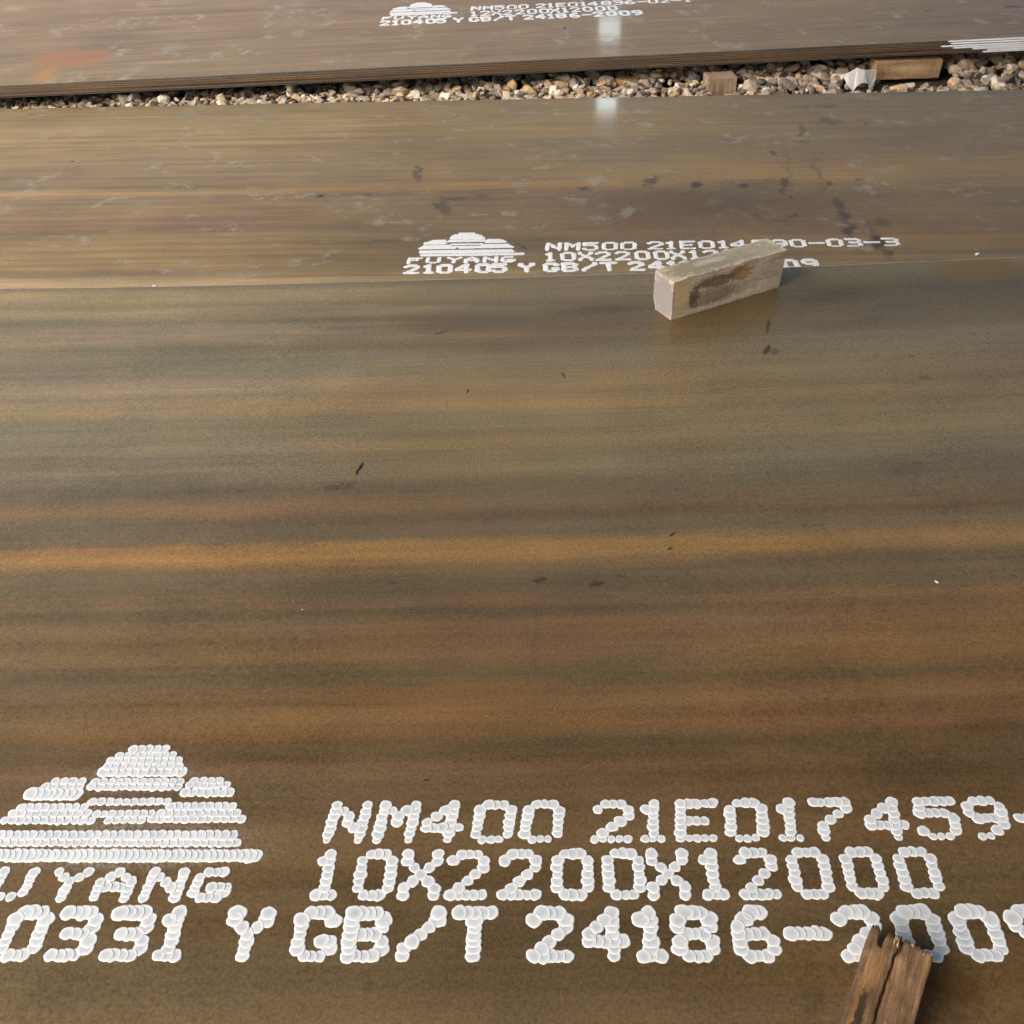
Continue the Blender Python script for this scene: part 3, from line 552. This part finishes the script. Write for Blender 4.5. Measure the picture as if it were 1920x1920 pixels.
CUT_F, CUT_M, CUT_T = (-0.5, 0.0, 0.5, 1.0), (-1.25, -0.25, 0.375, 0.75, 1.125), (-1.5, -0.5, 0.25)
TOP_F = region_materials('mill scale, front plate', STRIPES_F, STAINS_SHADE_F, GAIN_F, TINT_F, 1, CUT_F, scuffs=0.0, spray=spray_for('f'))
TOP_M = region_materials('mill scale, middle plate', STRIPES_M, STAINS_M, GAIN_M, TINT_M, 2, CUT_M, scuffs=0.7, streak=2.0, metal=0.2, rough=0.08, smear=0.09, scs=(13, 15), spray=spray_for('m'), xcol=1.4)
ta = [(0.0, .125, .108, .080), (.15, .13, .112, .086), (.3, .115, .10, .08), (.45, .135, .112, .085), (.6, .12, .10, .085), (.8, .13, .112, .086), (1.0, .13, .112, .088)]
tb = [(0.0, .120, .100, .072), (.15, .118, .098, .074), (.3, .128, .105, .078), (.45, .112, .092, .074), (.6, .118, .094, .076), (1.0, .12, .10, .08)]
tc = [(0.0, .132, .108, .070), (.2, .125, .102, .070), (.4, .138, .110, .072), (.6, .125, .104, .074), (1.0, .13, .105, .07)]
flip = lambda T: [((1.0 - a[0]),) + a[1:] for a in T][::-1]
# the far plate lies on the other side of its edge line: y runs 0..2.2, the ramp reads -y, so shift by its width
TOP_T = region_materials('mill scale, far plate', (flip(ta), flip(tb), flip(tc)), STAINS_T, GAIN_T, TINT_T, 3, CUT_T, scuffs=0.9, streak=2.2, metal=0.1, rough=0.16, smear=0.09, scs=(11, 7), xcol=1.8, shift=2.2)
TOP_U = plate_material('mill scale, buried plates', (ta, tb, tc), (), GAIN_T, (1, 1, 1), 5, scuffs=0.2)

G1, G2, G3 = 'steel plates of the front stack', 'steel plates of the middle stack', 'steel plates of the far stack'
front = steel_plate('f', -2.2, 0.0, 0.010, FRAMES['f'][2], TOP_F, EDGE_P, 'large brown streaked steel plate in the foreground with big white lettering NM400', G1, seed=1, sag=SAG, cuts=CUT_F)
middle = steel_plate('m', -2.2, 0.0, 0.010, FRAMES['m'][2], TOP_M, EDGE_A, 'brown steel plate across the middle, between the gravel strip and the foreground plate', G2, seed=2, cuts=CUT_M)
far = steel_plate('t', 0.0, 2.2, 0.0074, FRAMES['t'][2], TOP_T, EDGE_C, 'topmost steel plate of the far stack, red patch at left and white lettering on it', G3, seed=3, cuts=CUT_T)
add_marking(front, 'f', ((1, 'NM400 21E017459-', R1X), (2, '10X2200X12000', R2X), (3, '210331 Y GB/T 24186-2009', R3X), (4, 'FUYANG', FYX)), 24, 0.00036, 4)
add_marking(middle, 'm', ((1, 'NM500 21E014590-03-3', R1X), (2, '10X2200X12000', R2X), (3, '210405 Y GB/T 24186-2009', R3X), (4, 'FUYANG', FYX)), 12, 0.0006, 5)
add_marking(far, 't', ((1, 'NM500 21E014836-02-1', R1X), (2, '12X2200X12000', R2X), (3, '210405 Y GB/T 24186-2009', R3X), (4, 'FUYANG', FYX)), 10, 0.0006, 6)
ordn = ('second', 'third', 'fourth', 'fifth', 'sixth', 'seventh')
for i in range(3):
    steel_plate('f', -2.2, 0.0, 0.010, FRAMES['f'][2] - 0.0104 * (i + 1), TOP_U, EDGE_A, 'buried steel plate, %s from the top of the foreground stack' % ordn[i], G1, sag=SAG, dy=-0.012 - 0.01 * i, dx=0.03 * i, seed=20 + i)
    steel_plate('m', -2.2, 0.0, 0.010, FRAMES['m'][2] - 0.0104 * (i + 1), TOP_U, EDGE_A, 'buried steel plate, %s from the top of the middle stack' % ordn[i], G2, dy=-0.012 - 0.01 * i, dx=0.03 * i, seed=30 + i)

def edge_paint(plate, y0, thick, x0, seed):
    """white paint brushed along the plate's sheared edge, with a rounded, uneven start"""
    rnd = random.Random(seed); V, F = [], []; n = 40; x1 = 3.4
    ys, m = y0 - 0.0012, 6
    for i in range(n + 1):
        u = i / n; x = x0 + (x1 - x0) * u * u if i else x0
        k = min(1.0, math.sqrt(max(0.0, (x - x0) / 0.012))) if i else 0.25
        zc = -thick * 0.5; hz = (thick * 0.5 - 0.0002) * k * rnd.uniform(0.9, 1.0)
        dep = 0.0025 * k
        V += [(x, y0 + 0.003, zc - hz), (x, ys - 0.004, zc - hz * 0.9), (x, ys - 0.0034, zc), (x, ys - 0.0018, zc + hz * 0.8), (x, y0 - 0.0004, zc + hz), (x, y0 + 0.002, zc + hz)]
    for i in range(n):
        for j in range(m - 1):
            a = i * m + j; F.append((a, a + m, a + m + 1, a + 1))
    F.append(tuple(range(m))); F.append(tuple(range(n * m + m - 1, n * m - 1, -1)))
    me = pydata('white_edge_paint', V, F)
    at = me.attributes.new('thin', 'FLOAT', 'POINT')
    o = link('white_edge_paint', me, PAINT, plate); o['label'] = 'white paint along the edge at the right'
    return o
# the far stack: the plates under the top one step forward, then back
FAR_T = 0.0074; dyl = [0.0, -0.008, -0.016, -0.020, -0.018, -0.020, -0.016]; rotl = [0, -.0012, -.0030, -.0034, -.0038, -.0044, -.0046]
mats = [EDGE_C, EDGE_C, EDGE_B, EDGE_B, EDGE_A, EDGE_C, EDGE_A]
edge_paint(far, 0.0, FAR_T, EDGEX[0], 50)
z = FRAMES['t'][2]
for i in range(1, 7):
    z -= FAR_T + 0.0011
    pl = steel_plate('t', 0.0, 2.2, FAR_T, z, TOP_U, mats[i], 'steel plate %s from the top of the far stack, white paint at right' % ordn[i - 1] if i < 6 else 'bottom steel plate of the far stack, just above the gravel', G3, drot=rotl[i], dy=dyl[i], dx=random.uniform(-.04, .04), seed=40 + i)
    edge_paint(pl, 0.0, FAR_T, EDGEX[i], 60 + i)
FAR_BOTTOM = z - FAR_T

# ------------------------------------------------------------------ timber
def timber(name, L, W, H, mat, seed, rough=0.0015, bev=0.004, nx=28, ny=8, nz=8, shape=None):
    """rough-sawn piece: origin at the centre of its underside"""
    bm = bmesh.new(); bmesh.ops.create_cube(bm, size=1.0)
    bmesh.ops.scale(bm, vec=(L, W, H), verts=bm.verts); bmesh.ops.translate(bm, vec=(0, 0, H / 2), verts=bm.verts)
    bmesh.ops.bevel(bm, geom=bm.edges[:], offset=bev, segments=2, profile=0.6, affect='EDGES')
    for ax, n, ext in ((0, nx, L), (1, ny, W), (2, nz, H)):
        for i in range(1, n):
            co = [0, 0, 0]; co[ax] = (-ext / 2 + bev + (ext - 2 * bev) * i / n) if ax < 2 else bev + (H - 2 * bev) * i / n
            no = [0, 0, 0]; no[ax] = 1
            bmesh.ops.bisect_plane(bm, geom=bm.verts[:] + bm.edges[:] + bm.faces[:], plane_co=co, plane_no=no)
    for v in bm.verts:
        p = v.co.copy()
        if shape: v.co = shape(p)
        q = Vector((p.x * 14, p.y * 45, p.z * 45)) + Vector((seed * 9.1, 0, seed))
        d = mnoise.noise_vector(q) * rough + mnoise.noise_vector(q * 3.1) * rough * 0.5
        if p.z < bev * 1.2: d.z = abs(d.z) * 0.2
        v.co += d
    me = bpy.data.meshes.new(name); bm.to_mesh(me); bm.free()
    for pgn in me.polygons: pgn.use_smooth = False
    return link(name, me, mat)

# block on the far edge of the foreground plate
b0, b1, b2 = (Vector(p) for p in BLOCK2_BASE)
d = (b2 - b0); L2 = d.length; ang2 = math.atan2(d.y, d.x); W2, H2 = 0.085, 0.110
WOOD2 = wood_material('grey-tan weathered timber', (0.64, 0.56, 0.42), (0.40, 0.34, 0.25), 2, 0, weather=0.4, weather_col=(0.58, 0.53, 0.43), grain=1.5, stains=(
    (-0.165, -W2 / 2, 0.06, 0.055, 0.012, 0.07, 0.5, (0.60, 0.44, 0.22), 0.7),
    (-0.045, -W2 / 2, 0.040, 0.10, 0.02, 0.040, 0.6, (0.22, 0.16, 0.11), 0.75),
    (-0.050, -W2 / 2, 0.078, 0.085, 0.02, 0.020, 0.5, (0.12, 0.085, 0.06), 0.85), (-0.112, -W2 / 2, 0.050, 0.022, 0.02, 0.040, 0.6, (0.10, 0.075, 0.05), 0.85),
    (0.035, -W2 / 2, 0.082, 0.048, 0.02, 0.027, 0.45, (0.19, 0.095, 0.05), 0.8), (0.044, -W2 / 2, 0.078, 0.026, 0.02, 0.017, 0.7, (0.50, 0.26, 0.08), 0.8),
    (-0.05, 0.0, H2, 0.16, 0.06, 0.008, 0.5, (0.24, 0.22, 0.17), 0.9), (0.08, 0.0, H2, 0.13, 0.06, 0.008, 0.5, (0.30, 0.275, 0.21), 0.85), (-0.03, 0.01, H2, 0.07, 0.02, 0.006, 0.6, (0.46, 0.45, 0.40), 0.8), (-0.13, 0.0, H2, 0.05, 0.04, 0.006, 0.6, (0.30, 0.26, 0.17), 0.8),
    (-L2 / 2, 0.0, 0.05, 0.008, 0.09, 0.09, 0.5, (0.25, 0.235, 0.245), 0.97)))
def shape2(p):
    q = p.copy()
    if p.y > 0: q.z = p.z                                                        # back lower corner worn round
    r = max(0.0, 0.03 - p.z) * max(0.0, p.y) / (W2 / 2)
    if p.x < -L2 / 2 + 0.05: q.y -= r * 0.5
    if p.x > 0: q.x += (0.055 - p.z) * -0.10 * min(1, p.x / (L2 / 2))
    return q
blk2 = timber('wood_block', L2, W2, H2, WOOD2, 2, 0.0014, 0.0022, shape=shape2)
nrm = Vector((-math.sin(ang2), math.cos(ang2), 0))
blk2.location = (b0 + b2) / 2 + nrm * (W2 / 2) + Vector((0, 0, 0.0006)); blk2.rotation_euler = (0, 0, ang2)
tag(blk2, 'pale weathered wood block with dark stain and orange knot, at far edge of foreground plate', 'wood block', 'wood blocks')

# split block at the lower right corner
c0, c1, c2, c3 = (Vector(p) for p in BLOCK1_TOP)
axis = (((c0 + c1) - (c3 + c2)) / 2); ang1 = math.atan2(axis.y, axis.x); wv = Vector((-math.sin(ang1), math.cos(ang1), 0))
W1 = abs((c0 - c1).dot(wv)) * 0.5 + abs((c3 - c2).dot(wv)) * 0.5; L1, H1 = 0.24, 0.05
WOOD1 = wood_material('dark oiled split timber', (0.36, 0.215, 0.105), (0.13, 0.078, 0.042), 5, 0, weather=0.5, weather_col=(0.085, 0.055, 0.036), grain=1.7, stains=(
    (-0.01, W1 * 0.36, H1, 0.10, 0.006, 0.02, 0.5, (0.30, 0.17, 0.055), 0.8), (0.0, W1 * 0.30, H1, 0.05, 0.007, 0.02, 0.5, (0.025, 0.018, 0.014), 0.9), (0.075, W1 * 0.25, H1, 0.045, 0.012, 0.02, 0.6, (0.30, 0.17, 0.07), 0.7),
    (-0.06, W1 * 0.2, H1, 0.05, 0.02, 0.02, 0.6, (0.07, 0.05, 0.035), 0.8),
    (0.0, W1 * 0.5, 0.022, 0.2, 0.012, 0.024, 0.4, (0.10, 0.092, 0.094), 0.95), (0.12, 0, H1 * .6, 0.010, 0.06, 0.05, 0.6, (0.045, 0.026, 0.016), 0.8)))
def shape1(p):
    q = p.copy(); u = p.y / (W1 / 2)
    e = max(0.0, (p.x - (L1 / 2 - 0.02)) / 0.02)
    q.x += e * (0.006 * mnoise.noise(Vector((p.y * 130, p.z * 40, 3))) + 0.004 * mnoise.noise(Vector((p.y * 420, p.z * 60, 9))) + 0.004 * u)
    # V-shaped split in the far end and the long drying crack
    notch = math.exp(-((p.y - W1 * 0.30) / 0.0035) ** 2) * max(0.0, (p.x - (L1 / 2 - 0.024)) / 0.024)
    q.x -= 0.024 * notch; q.z -= 0.012 * notch * (p.z / H1)
    cr = p.y - (W1 * 0.055 + 0.0022 * math.sin(p.x * 33) + 0.0030 * mnoise.noise(Vector((p.x * 60, 0, 1))) - 0.03 * p.x)
    if p.z > H1 * 0.8: q.z -= 0.007 * math.exp(-(cr / 0.0014) ** 2)
    if p.z > H1 * 0.8: q.z -= 0.0022 * (1 / (1 + math.exp(-cr / 0.002)))
    return q
blk1 = timber('wood_block', L1, W1, H1, WOOD1, 5, 0.0014, 0.0028, nx=60, ny=46, nz=8, shape=shape1)
ctr = (c0 + c1) / 2 - Vector((math.cos(ang1), math.sin(ang1), 0)) * (L1 / 2)
blk1.location = (ctr.x, ctr.y, FRAMES['f'][2] + 0.0022); blk1.rotation_euler = (0, 0, ang1)
tag(blk1, 'dark brown split wood block lying on the lettering, lower right corner', 'wood block', 'wood blocks')
SPL = wood_material('fresh pale splinter', (0.62, 0.48, 0.28), (0.45, 0.30, 0.15), 8, 0, weather=0.0)
rs = random.Random(3); V, F = [], []
for i in range(11):
    yy = W1 * (-0.47 + 0.60 * rs.random() ** 1.2); ln = rs.choice((rs.uniform(0.003, 0.007), rs.uniform(0.008, 0.019))); w = rs.uniform(0.0004, 0.0017); x0 = L1 / 2 - ln * 0.7 + 0.004 * yy / W1; zt = H1 + 0.0004; b = len(V)
    V += [(x0 - 0.004, yy, zt - 0.002), (x0, yy - w, zt - 0.001), (x0, yy + w, zt - 0.001), (x0, yy, zt + 0.0012), (x0 + ln * 0.75, yy + rs.uniform(-w, w), zt - 0.0012)]
    F += [(b, b + 1, b + 3), (b, b + 3, b + 2), (b + 4, b + 3, b + 1), (b + 4, b + 2, b + 3), (b + 4, b + 1, b + 2), (b, b + 2, b + 1)]
sp = link('splinters', pydata('splinters', V, F), SPL, blk1); sp['kind'] = 'stuff'

# blocks lying in the gravel
WOOD4 = wood_material('tan sawn timber', (0.46, 0.30, 0.16), (0.28, 0.17, 0.09), 9, 0, weather=0.35, weather_col=(0.34, 0.24, 0.15), stains=((0.0, -0.05, 0.05, 0.13, 0.02, 0.028, 0.6, (0.55, 0.40, 0.22), 0.8), (-0.14, -0.05, 0.03, 0.03, 0.02, 0.03, 0.6, (0.22, 0.13, 0.08), 0.7), (0.13, -0.05, 0.07, 0.02, 0.02, 0.03, 0.6, (0.25, 0.15, 0.09), 0.6)))
p4 = [Vector(p) for p in BLOCK4]
blk4 = timber('wood_block', 0.355, 0.10, 0.095, WOOD4, 9, 0.002, 0.006)
blk4.location = ((p4[0].x + p4[1].x) / 2 - 0.01, p4[0].y + 0.05, 0.024); blk4.rotation_euler = (0.0, 0.02, 0.03)
tag(blk4, 'long tan wood block lying in the gravel beside the white offcut', 'wood block', 'wood blocks')
WOOD3 = wood_material('greyish sawn timber end', (0.40, 0.30, 0.20), (0.26, 0.19, 0.13), 12, 2, weather=0.5, weather_col=(0.36, 0.29, 0.22), stains=((0.0, -0.06, 0.05, 0.02, 0.02, 0.05, 0.6, (0.20, 0.14, 0.10), 0.7), (-0.04, -0.06, 0.06, 0.012, 0.02, 0.05, 0.6, (0.20, 0.14, 0.10), 0.6)))
p3 = [Vector(p) for p in BLOCK3]
blk3 = timber('wood_block', 0.152, 0.12, 0.104, WOOD3, 12, 0.0016, 0.004, nx=14)
blk3.location = ((p3[0].x + p3[1].x) / 2, p3[0].y + 0.06, 0.0); blk3.rotation_euler = (0, 0, 0.02)
tag(blk3, 'square brown wood block half hidden behind the middle plate edge', 'wood block', 'wood blocks')
WOODC = wood_material('fresh orange wood', (0.50, 0.29, 0.11), (0.33, 0.17, 0.07), 15, 0, weather=0.2, weather_col=(0.5, 0.36, 0.2))
blk5 = timber('wood_offcut', 0.115, 0.07, 0.045, WOODC, 15, 0.002, 0.004, nx=12)
blk5.location = (0.705, 5.475, 0.030); blk5.rotation_euler = (0.10, 0.12, -0.45)
tag(blk5, 'small orange wood offcut wedged among the gravel stones', 'wood offcut')

# bearers that carry the stacks, beyond the picture's sides
BEAR = wood_material('bearer timber', (0.30, 0.22, 0.14), (0.18, 0.13, 0.08), 20, 0, weather=0.4)
def bearer(x, y, top, label):
    o = timber('timber_bearer', 2.1, 0.10, top, BEAR, x + y, 0.002, 0.004, nx=6, ny=2, nz=2)
    o.location = (x, y, 0); o.rotation_euler = (0, 0, math.pi / 2); tag(o, label, 'timber', 'timber bearers under the stacks')
for sx, sn in ((-4.2, 'left'), (4.2, 'right')):
    bearer(sx, FRAMES['f'][0] - 1.12 - 0.022 * sx, FRAMES['f'][2] - 0.0414, 'timber bearer under the %s end of the foreground stack' % sn)
    bearer(sx, FRAMES['m'][0] - 1.12 - 0.0806 * sx, FRAMES['m'][2] - 0.0414, 'timber bearer under the %s end of the middle stack' % sn)
    bearer(sx, FRAMES['t'][0] + 1.10, FAR_BOTTOM, 'timber bearer under the %s end of the far stack' % sn)

# ------------------------------------------------------------------ gravel
def stone_proto(seed, sx, sy, sz, npt=12, sub=True):
    r = random.Random(seed); bm = bmesh.new()
    for _ in range(npt):
        v = Vector((r.gauss(0, 1), r.gauss(0, 1), r.gauss(0, 1))).normalized() * r.uniform(0.85, 1.1)
        bm.verts.new((v.x * sx, v.y * sy, v.z * sz))
    h = bmesh.ops.convex_hull(bm, input=bm.verts[:])
    bmesh.ops.delete(bm, geom=[g for g in h['geom_interior'] if isinstance(g, bmesh.types.BMVert)], context='VERTS')
    if sub:
        bmesh.ops.bevel(bm, geom=bm.edges[:], offset=min(sx, sz) * 0.10, segments=1, profile=0.5, affect='EDGES')
    bmesh.ops.triangulate(bm, faces=bm.faces[:])
    bm.verts.index_update()
    out = ([tuple(v.co) for v in bm.verts], [tuple(v.index for v in f.verts) for f in bm.faces]); bm.free(); return out
protos = [stone_proto(100 + i, random.uniform(.9, 1.45), random.uniform(.6, .95), random.uniform(.5, .8)) for i in range(16)]
STONE_COLS = [(.56, .46, .34), (.62, .53, .41), (.47, .38, .28), (.40, .33, .26), (.66, .59, .48), (.55, .40, .24), (.34, .29, .25), (.58, .50, .40), (.45, .32, .20), (.70, .63, .53), (.38, .26, .17), (.52, .36, .20), (.30, .24, .19)]
def gravel_material(name, attr=True, col=None):
    N = NT(name)
    c = N.n('ShaderNodeAttribute', attribute_name='tone').outputs['Color'] if attr else N.mix(0.0, col, col)
    a = N.noise(N.obj, 55.0, 4.0, 0.7); b = N.noise(N.obj, 220.0, 3.0, 0.7)
    c = N.mix(1.0, c, N.gray(N.math('ADD', N.mapr(a, 0.3, 0.7, 0.72, 1.18, False), N.mapr(b, 0.3, 0.7, -0.12, 0.12, False))), 'MULTIPLY')
    c = N.mix(N.mapr(N.noise(N.obj, 26.0, 3.0), 0.56, 0.70, 0.0, 0.5), c, (0.30, 0.19, 0.10))
    N.set(Base_Color=c, Roughness=0.85); N.bump(N.math('ADD', a, N.math('MULTIPLY', b, 0.5)), 0.6, 0.004)
    return N.m
GRAV = gravel_material('crushed tan gravel')
KEEP = [(blk4.location.x, blk4.location.y - .10, .20, .17), (blk3.location.x, blk3.location.y - .04, .09, .10), (1.865, 5.17, .10, .09), (blk5.location.x, blk5.location.y, .06, .045)]
def gravel():
    r = random.Random(77); V, F, T = [], [], []
    def stone(x, y, z, s, col):
        pv, pf = protos[r.randrange(len(protos))]
        M = Matrix.Rotation(r.uniform(0, 6.28), 3, 'Z') @ Matrix.Rotation(r.uniform(-.7, .7), 3, 'X') @ Matrix.Rotation(r.uniform(-.5, .5), 3, 'Y')
        b = len(V)
        for v in pv:
            w = M @ Vector(v) * s; V.append((w.x + x, w.y + y, w.z + z)); T.append(col)
        for f in pf: F.append(tuple(b + i for i in f))
    def area(x0, x1, y0f, y1f, n, zr, sr):
        for _ in range(n):
            x = r.uniform(x0, x1); y = r.uniform(y0f(x), y1f(x))
            if any(abs(x - a) < c and abs(y - b) < e for a, b, c, e in KEEP): continue
            k = r.choice((r.uniform(0.3, 0.7), r.uniform(0.6, 1.1), r.uniform(0.7, 1.1))); c = STONE_COLS[r.randrange(len(STONE_COLS))]
            stone(x, y, 0.032 + r.uniform(*zr), r.choice((r.uniform(sr[0], sr[1]), r.uniform(sr[0], sr[0] * .5 + sr[1] * .5))), tuple(q * k for q in c) + (1,))
    ymid = lambda x: FRAMES['m'][0] - 0.0806 * x
    area(-4.2, 4.2, lambda x: ymid(x) - 0.05, lambda x: 6.25, 3800, (0.002, 0.024), (0.017, 0.053))
    area(-4.2, 4.2, lambda x: ymid(x) + 0.10, lambda x: 6.15, 1900, (0.016, 0.036), (0.015, 0.052))
    area(-4.2, 0.6, lambda x: ymid(x) + 0.03, lambda x: ymid(x) + 0.30, 620, (0.020, 0.042), (0.015, 0.048))
    area(0.6, 4.2, lambda x: ymid(x) + 0.04, lambda x: ymid(x) + 0.40, 260, (0.010, 0.030), (0.014, 0.040))
    area(-4.2, -0.7, lambda x: ymid(x) + 0.02, lambda x: ymid(x) + 0.22, 420, (0.034, 0.052), (0.014, 0.038))
    # the narrow slot between the foreground and the middle stack
    area(-4.2, 4.2, lambda x: FRAMES['f'][0] - 0.02 * x - 0.1, lambda x: ymid(x) - 2.15, 900, (0.004, 0.018), (0.014, 0.032))
    me = pydata('gravel', V, F)
    at = me.attributes.new('tone', 'FLOAT_COLOR', 'POINT'); at.data.foreach_set('color', [q for c in T for q in c])
    o = link('gravel', me, GRAV); o['kind'] = 'stuff'
    o['label'] = 'crushed tan and grey gravel in the strip behind the middle plate'; o['category'] = 'gravel'
gravel()

def big_stone(i, col, s, label, zs=1.0, rot=0.0, name='stone', rough=None):
    pv, pf = stone_proto(300 + i, s, s * 0.85, s * zs, 17)
    o = link(name, pydata(name, pv, pf), gravel_material('stone tone', False, col))
    x, y, zz = STONES[i]; o.location = (x, y, zz); o.rotation_euler = (0.15, 0.1, rot)
    tag(o, label, 'stone', 'larger stones in the gravel strip')
big_stone(0, (.66, .59, .48), 0.036, 'pale upright stone in the gravel, just left of the roundest white one', 1.1)
big_stone(1, (.78, .73, .63), 0.040, 'roundest white stone in the gravel below the red patch of the far plate', 0.95, 0.6)
big_stone(2, (.70, .64, .54), 0.046, 'broad whitish stone in the gravel, right of the roundest white stone', 0.75, 1.2)
big_stone(3, (.64, .53, .36), 0.042, 'pointed tan stone standing tallest at the left half of the gravel', 1.35, 2.0)
big_stone(4, (.62, .50, .30), 0.038, 'rounded yellowish stone resting against the middle plate edge', 0.9, 2.4)
big_stone(5, (.58, .44, .28), 0.034, 'tan stone right of the square wood block in the gravel', 0.9, 0.3)
big_stone(6, (.62, .42, .22), 0.034, 'orange stone near the middle of the gravel strip', 1.15, 1.9)
big_stone(8, (.60, .53, .40), 0.036, 'greenish pale stone beside the dry stalk in the gravel', 1.0, 1.0)
big_stone(9, (.56, .42, .28), 0.052, 'large angular tan stone right of the long wood block', 0.9, 0.7)
big_stone(10, (.075, .078, .082), 0.038, 'dark grey stone below the long wood block', 0.7, 0.7)
big_stone(11, (.07, .07, .07), 0.046, 'dark stone left of centre under the far stack edge', 0.7, 1.7)
big_stone(12, (.40, .32, .22), 0.050, 'brown angular stone under the white painted plate edges', 1.1, 2.7)

# dark flat scrap in the gravel
q0, q1, q2 = (Vector(p) for p in DARKBIT)
bm = bmesh.new()
out = [(-0.12, -0.02), (-0.10, 0.045), (-0.02, 0.035), (0.06, 0.02), (0.13, -0.012), (0.05, -0.03)]
top = [bm.verts.new((x, y, 0.016 + 0.02 * y + 0.012 * math.sin(x * 22))) for x, y in out]; bot = [bm.verts.new((x * .97, y * .95, 0.006 + 0.02 * y + 0.012 * math.sin(x * 22))) for x, y in out]
bm.faces.new(top); bm.faces.new(bot[::-1])
for i in range(6): j = (i + 1) % 6; bm.faces.new((top[i], bot[i], bot[j], top[j]))
bmesh.ops.recalc_face_normals(bm, faces=bm.faces)
me = bpy.data.meshes.new('dark_scrap'); bm.to_mesh(me); bm.free()
scrap = link('dark_scrap', me, plain('black rubber scrap', (0.022, 0.022, 0.02), 0.6)); scrap.location = (-0.075, 5.28, 0.045); scrap.rotation_euler = (0.12, 0, -0.10)
tag(scrap, 'flat black scrap lying at the front of the gravel strip', 'scrap')

# white sheet offcut with a round cut-out, standing in the gravel
def offcut():
    xm, z0 = 1.865, 0.030
    pts = [(-0.085, 0.078), (-0.055, 0.092), (-0.020, 0.112), (0.02, 0.100), (0.088, 0.088), (0.084, 0.045), (0.078, 0.0), (0.058, 0.0)]
    pts += [(0.015 + 0.043 * math.cos(a), 0.044 * math.sin(a)) for a in [math.pi * k / 10 for k in range(1, 10)]]
    pts += [(-0.030, 0.004), (-0.055, 0.030)]
    bm = bmesh.new(); rows = []
    for sgn in (-1, 1):
        rows.append([bm.verts.new((x, 0.0012 * sgn + 0.030 * (x / 0.09) ** 2 + 0.25 * z * z / 0.1, z)) for x, z in pts])
    n = len(pts)
    fa = bm.faces.new(rows[0]); fb = bm.faces.new(rows[1][::-1])
    for i in range(n): j = (i + 1) % n; bm.faces.new((rows[0][i], rows[1][i], rows[1][j], rows[0][j]))
    bmesh.ops.triangulate(bm, faces=[fa, fb]); bmesh.ops.recalc_face_normals(bm, faces=bm.faces)
    me = bpy.data.meshes.new('sheet_offcut'); bm.to_mesh(me); bm.free()
    o = link('sheet_offcut', me, plain('dull white sheet', (0.66, 0.66, 0.64), 0.5, 0.18, 30)); o.location = (xm, 5.215, z0); o.rotation_euler = (0.10, -0.05, 0.0)
    tag(o, 'bent white sheet offcut with a round cut-out, in the gravel', 'sheet offcut')
offcut()

# dry stalk
a0, a1, a2 = (Vector(p) for p in STALK)
V, F = [], []
path = [Vector((a0.x, a0.y, 0.03)), Vector((a0.x + 0.002, a0.y, 0.07)), a1 + Vector((0.006, 0, 0)), a1 + Vector((0.02, -0.005, -0.006)), a2 + Vector((-0.02, -0.01, 0.012)), a2]
for i, p in enumerate(path):
    for k in range(5):
        an = 6.283 * k / 5; rr = 0.0022 - 0.0002 * i
        V.append((p.x + rr * math.cos(an), p.y + rr * math.sin(an), p.z + rr * 0.6 * math.sin(an)))
for i in range(len(path) - 1):
    for k in range(5): F.append((i * 5 + k, i * 5 + (k + 1) % 5, i * 5 + 5 + (k + 1) % 5, i * 5 + 5 + k))
st = link('dry_stalk', pydata('dry_stalk', V, F), plain('straw', (0.60, 0.48, 0.32), 0.8)); tag(st, 'thin bent dry stalk sticking out of the gravel', 'stalk')

# crumbs on the plates
WH = plain('white crumb', (0.75, 0.74, 0.70), 0.6); DK = plain('dark crumb', (0.02, 0.014, 0.01), 0.6)
def crumb(pos, s, mat, name, label, seed, sy=0.8, rz=0.0):
    pv, pf = stone_proto(seed, s, s * sy, s * 0.6, 11, False)
    o = link(name, pydata(name, pv, pf), mat); o.location = (pos[0], pos[1], pos[2] + s * 0.5); o.rotation_euler = (0, 0, rz)
    tag(o, label, 'crumb', 'crumbs on the plates')
for k, (s, lab, sy, rz) in enumerate(((0.0042, 'white crumb on the plate right of the pale wood block', .5, .6), (0.0028, 'tiny white crumb near the right edge of the foreground plate', .9, 0), (0.0062, 'whitish chip on the foreground plate, the lowest crumb at right', .5, 1.9),
        (0.0016, 'upper of two tiny white crumbs left of centre', .9, 0), (0.0021, 'lower of two tiny white crumbs left of centre', .9, 0), (0.009, 'pale flake at the far left edge of the foreground plate', .35, 0.3))):
    crumb(CHIPS_F[k], s, WH, 'paint_crumb', lab, 500 + k, sy, rz)
crumb(CHIPS_F[6], 0.0034, DK, 'dark_crumb', 'small dark seed-like crumb left of centre on the foreground plate', 520, .6, 0.9)
crumb(CHIPS_M[0], 0.010, WH, 'paint_crumb', 'white crumb on the middle plate at far right', 521, .6, 0.2)
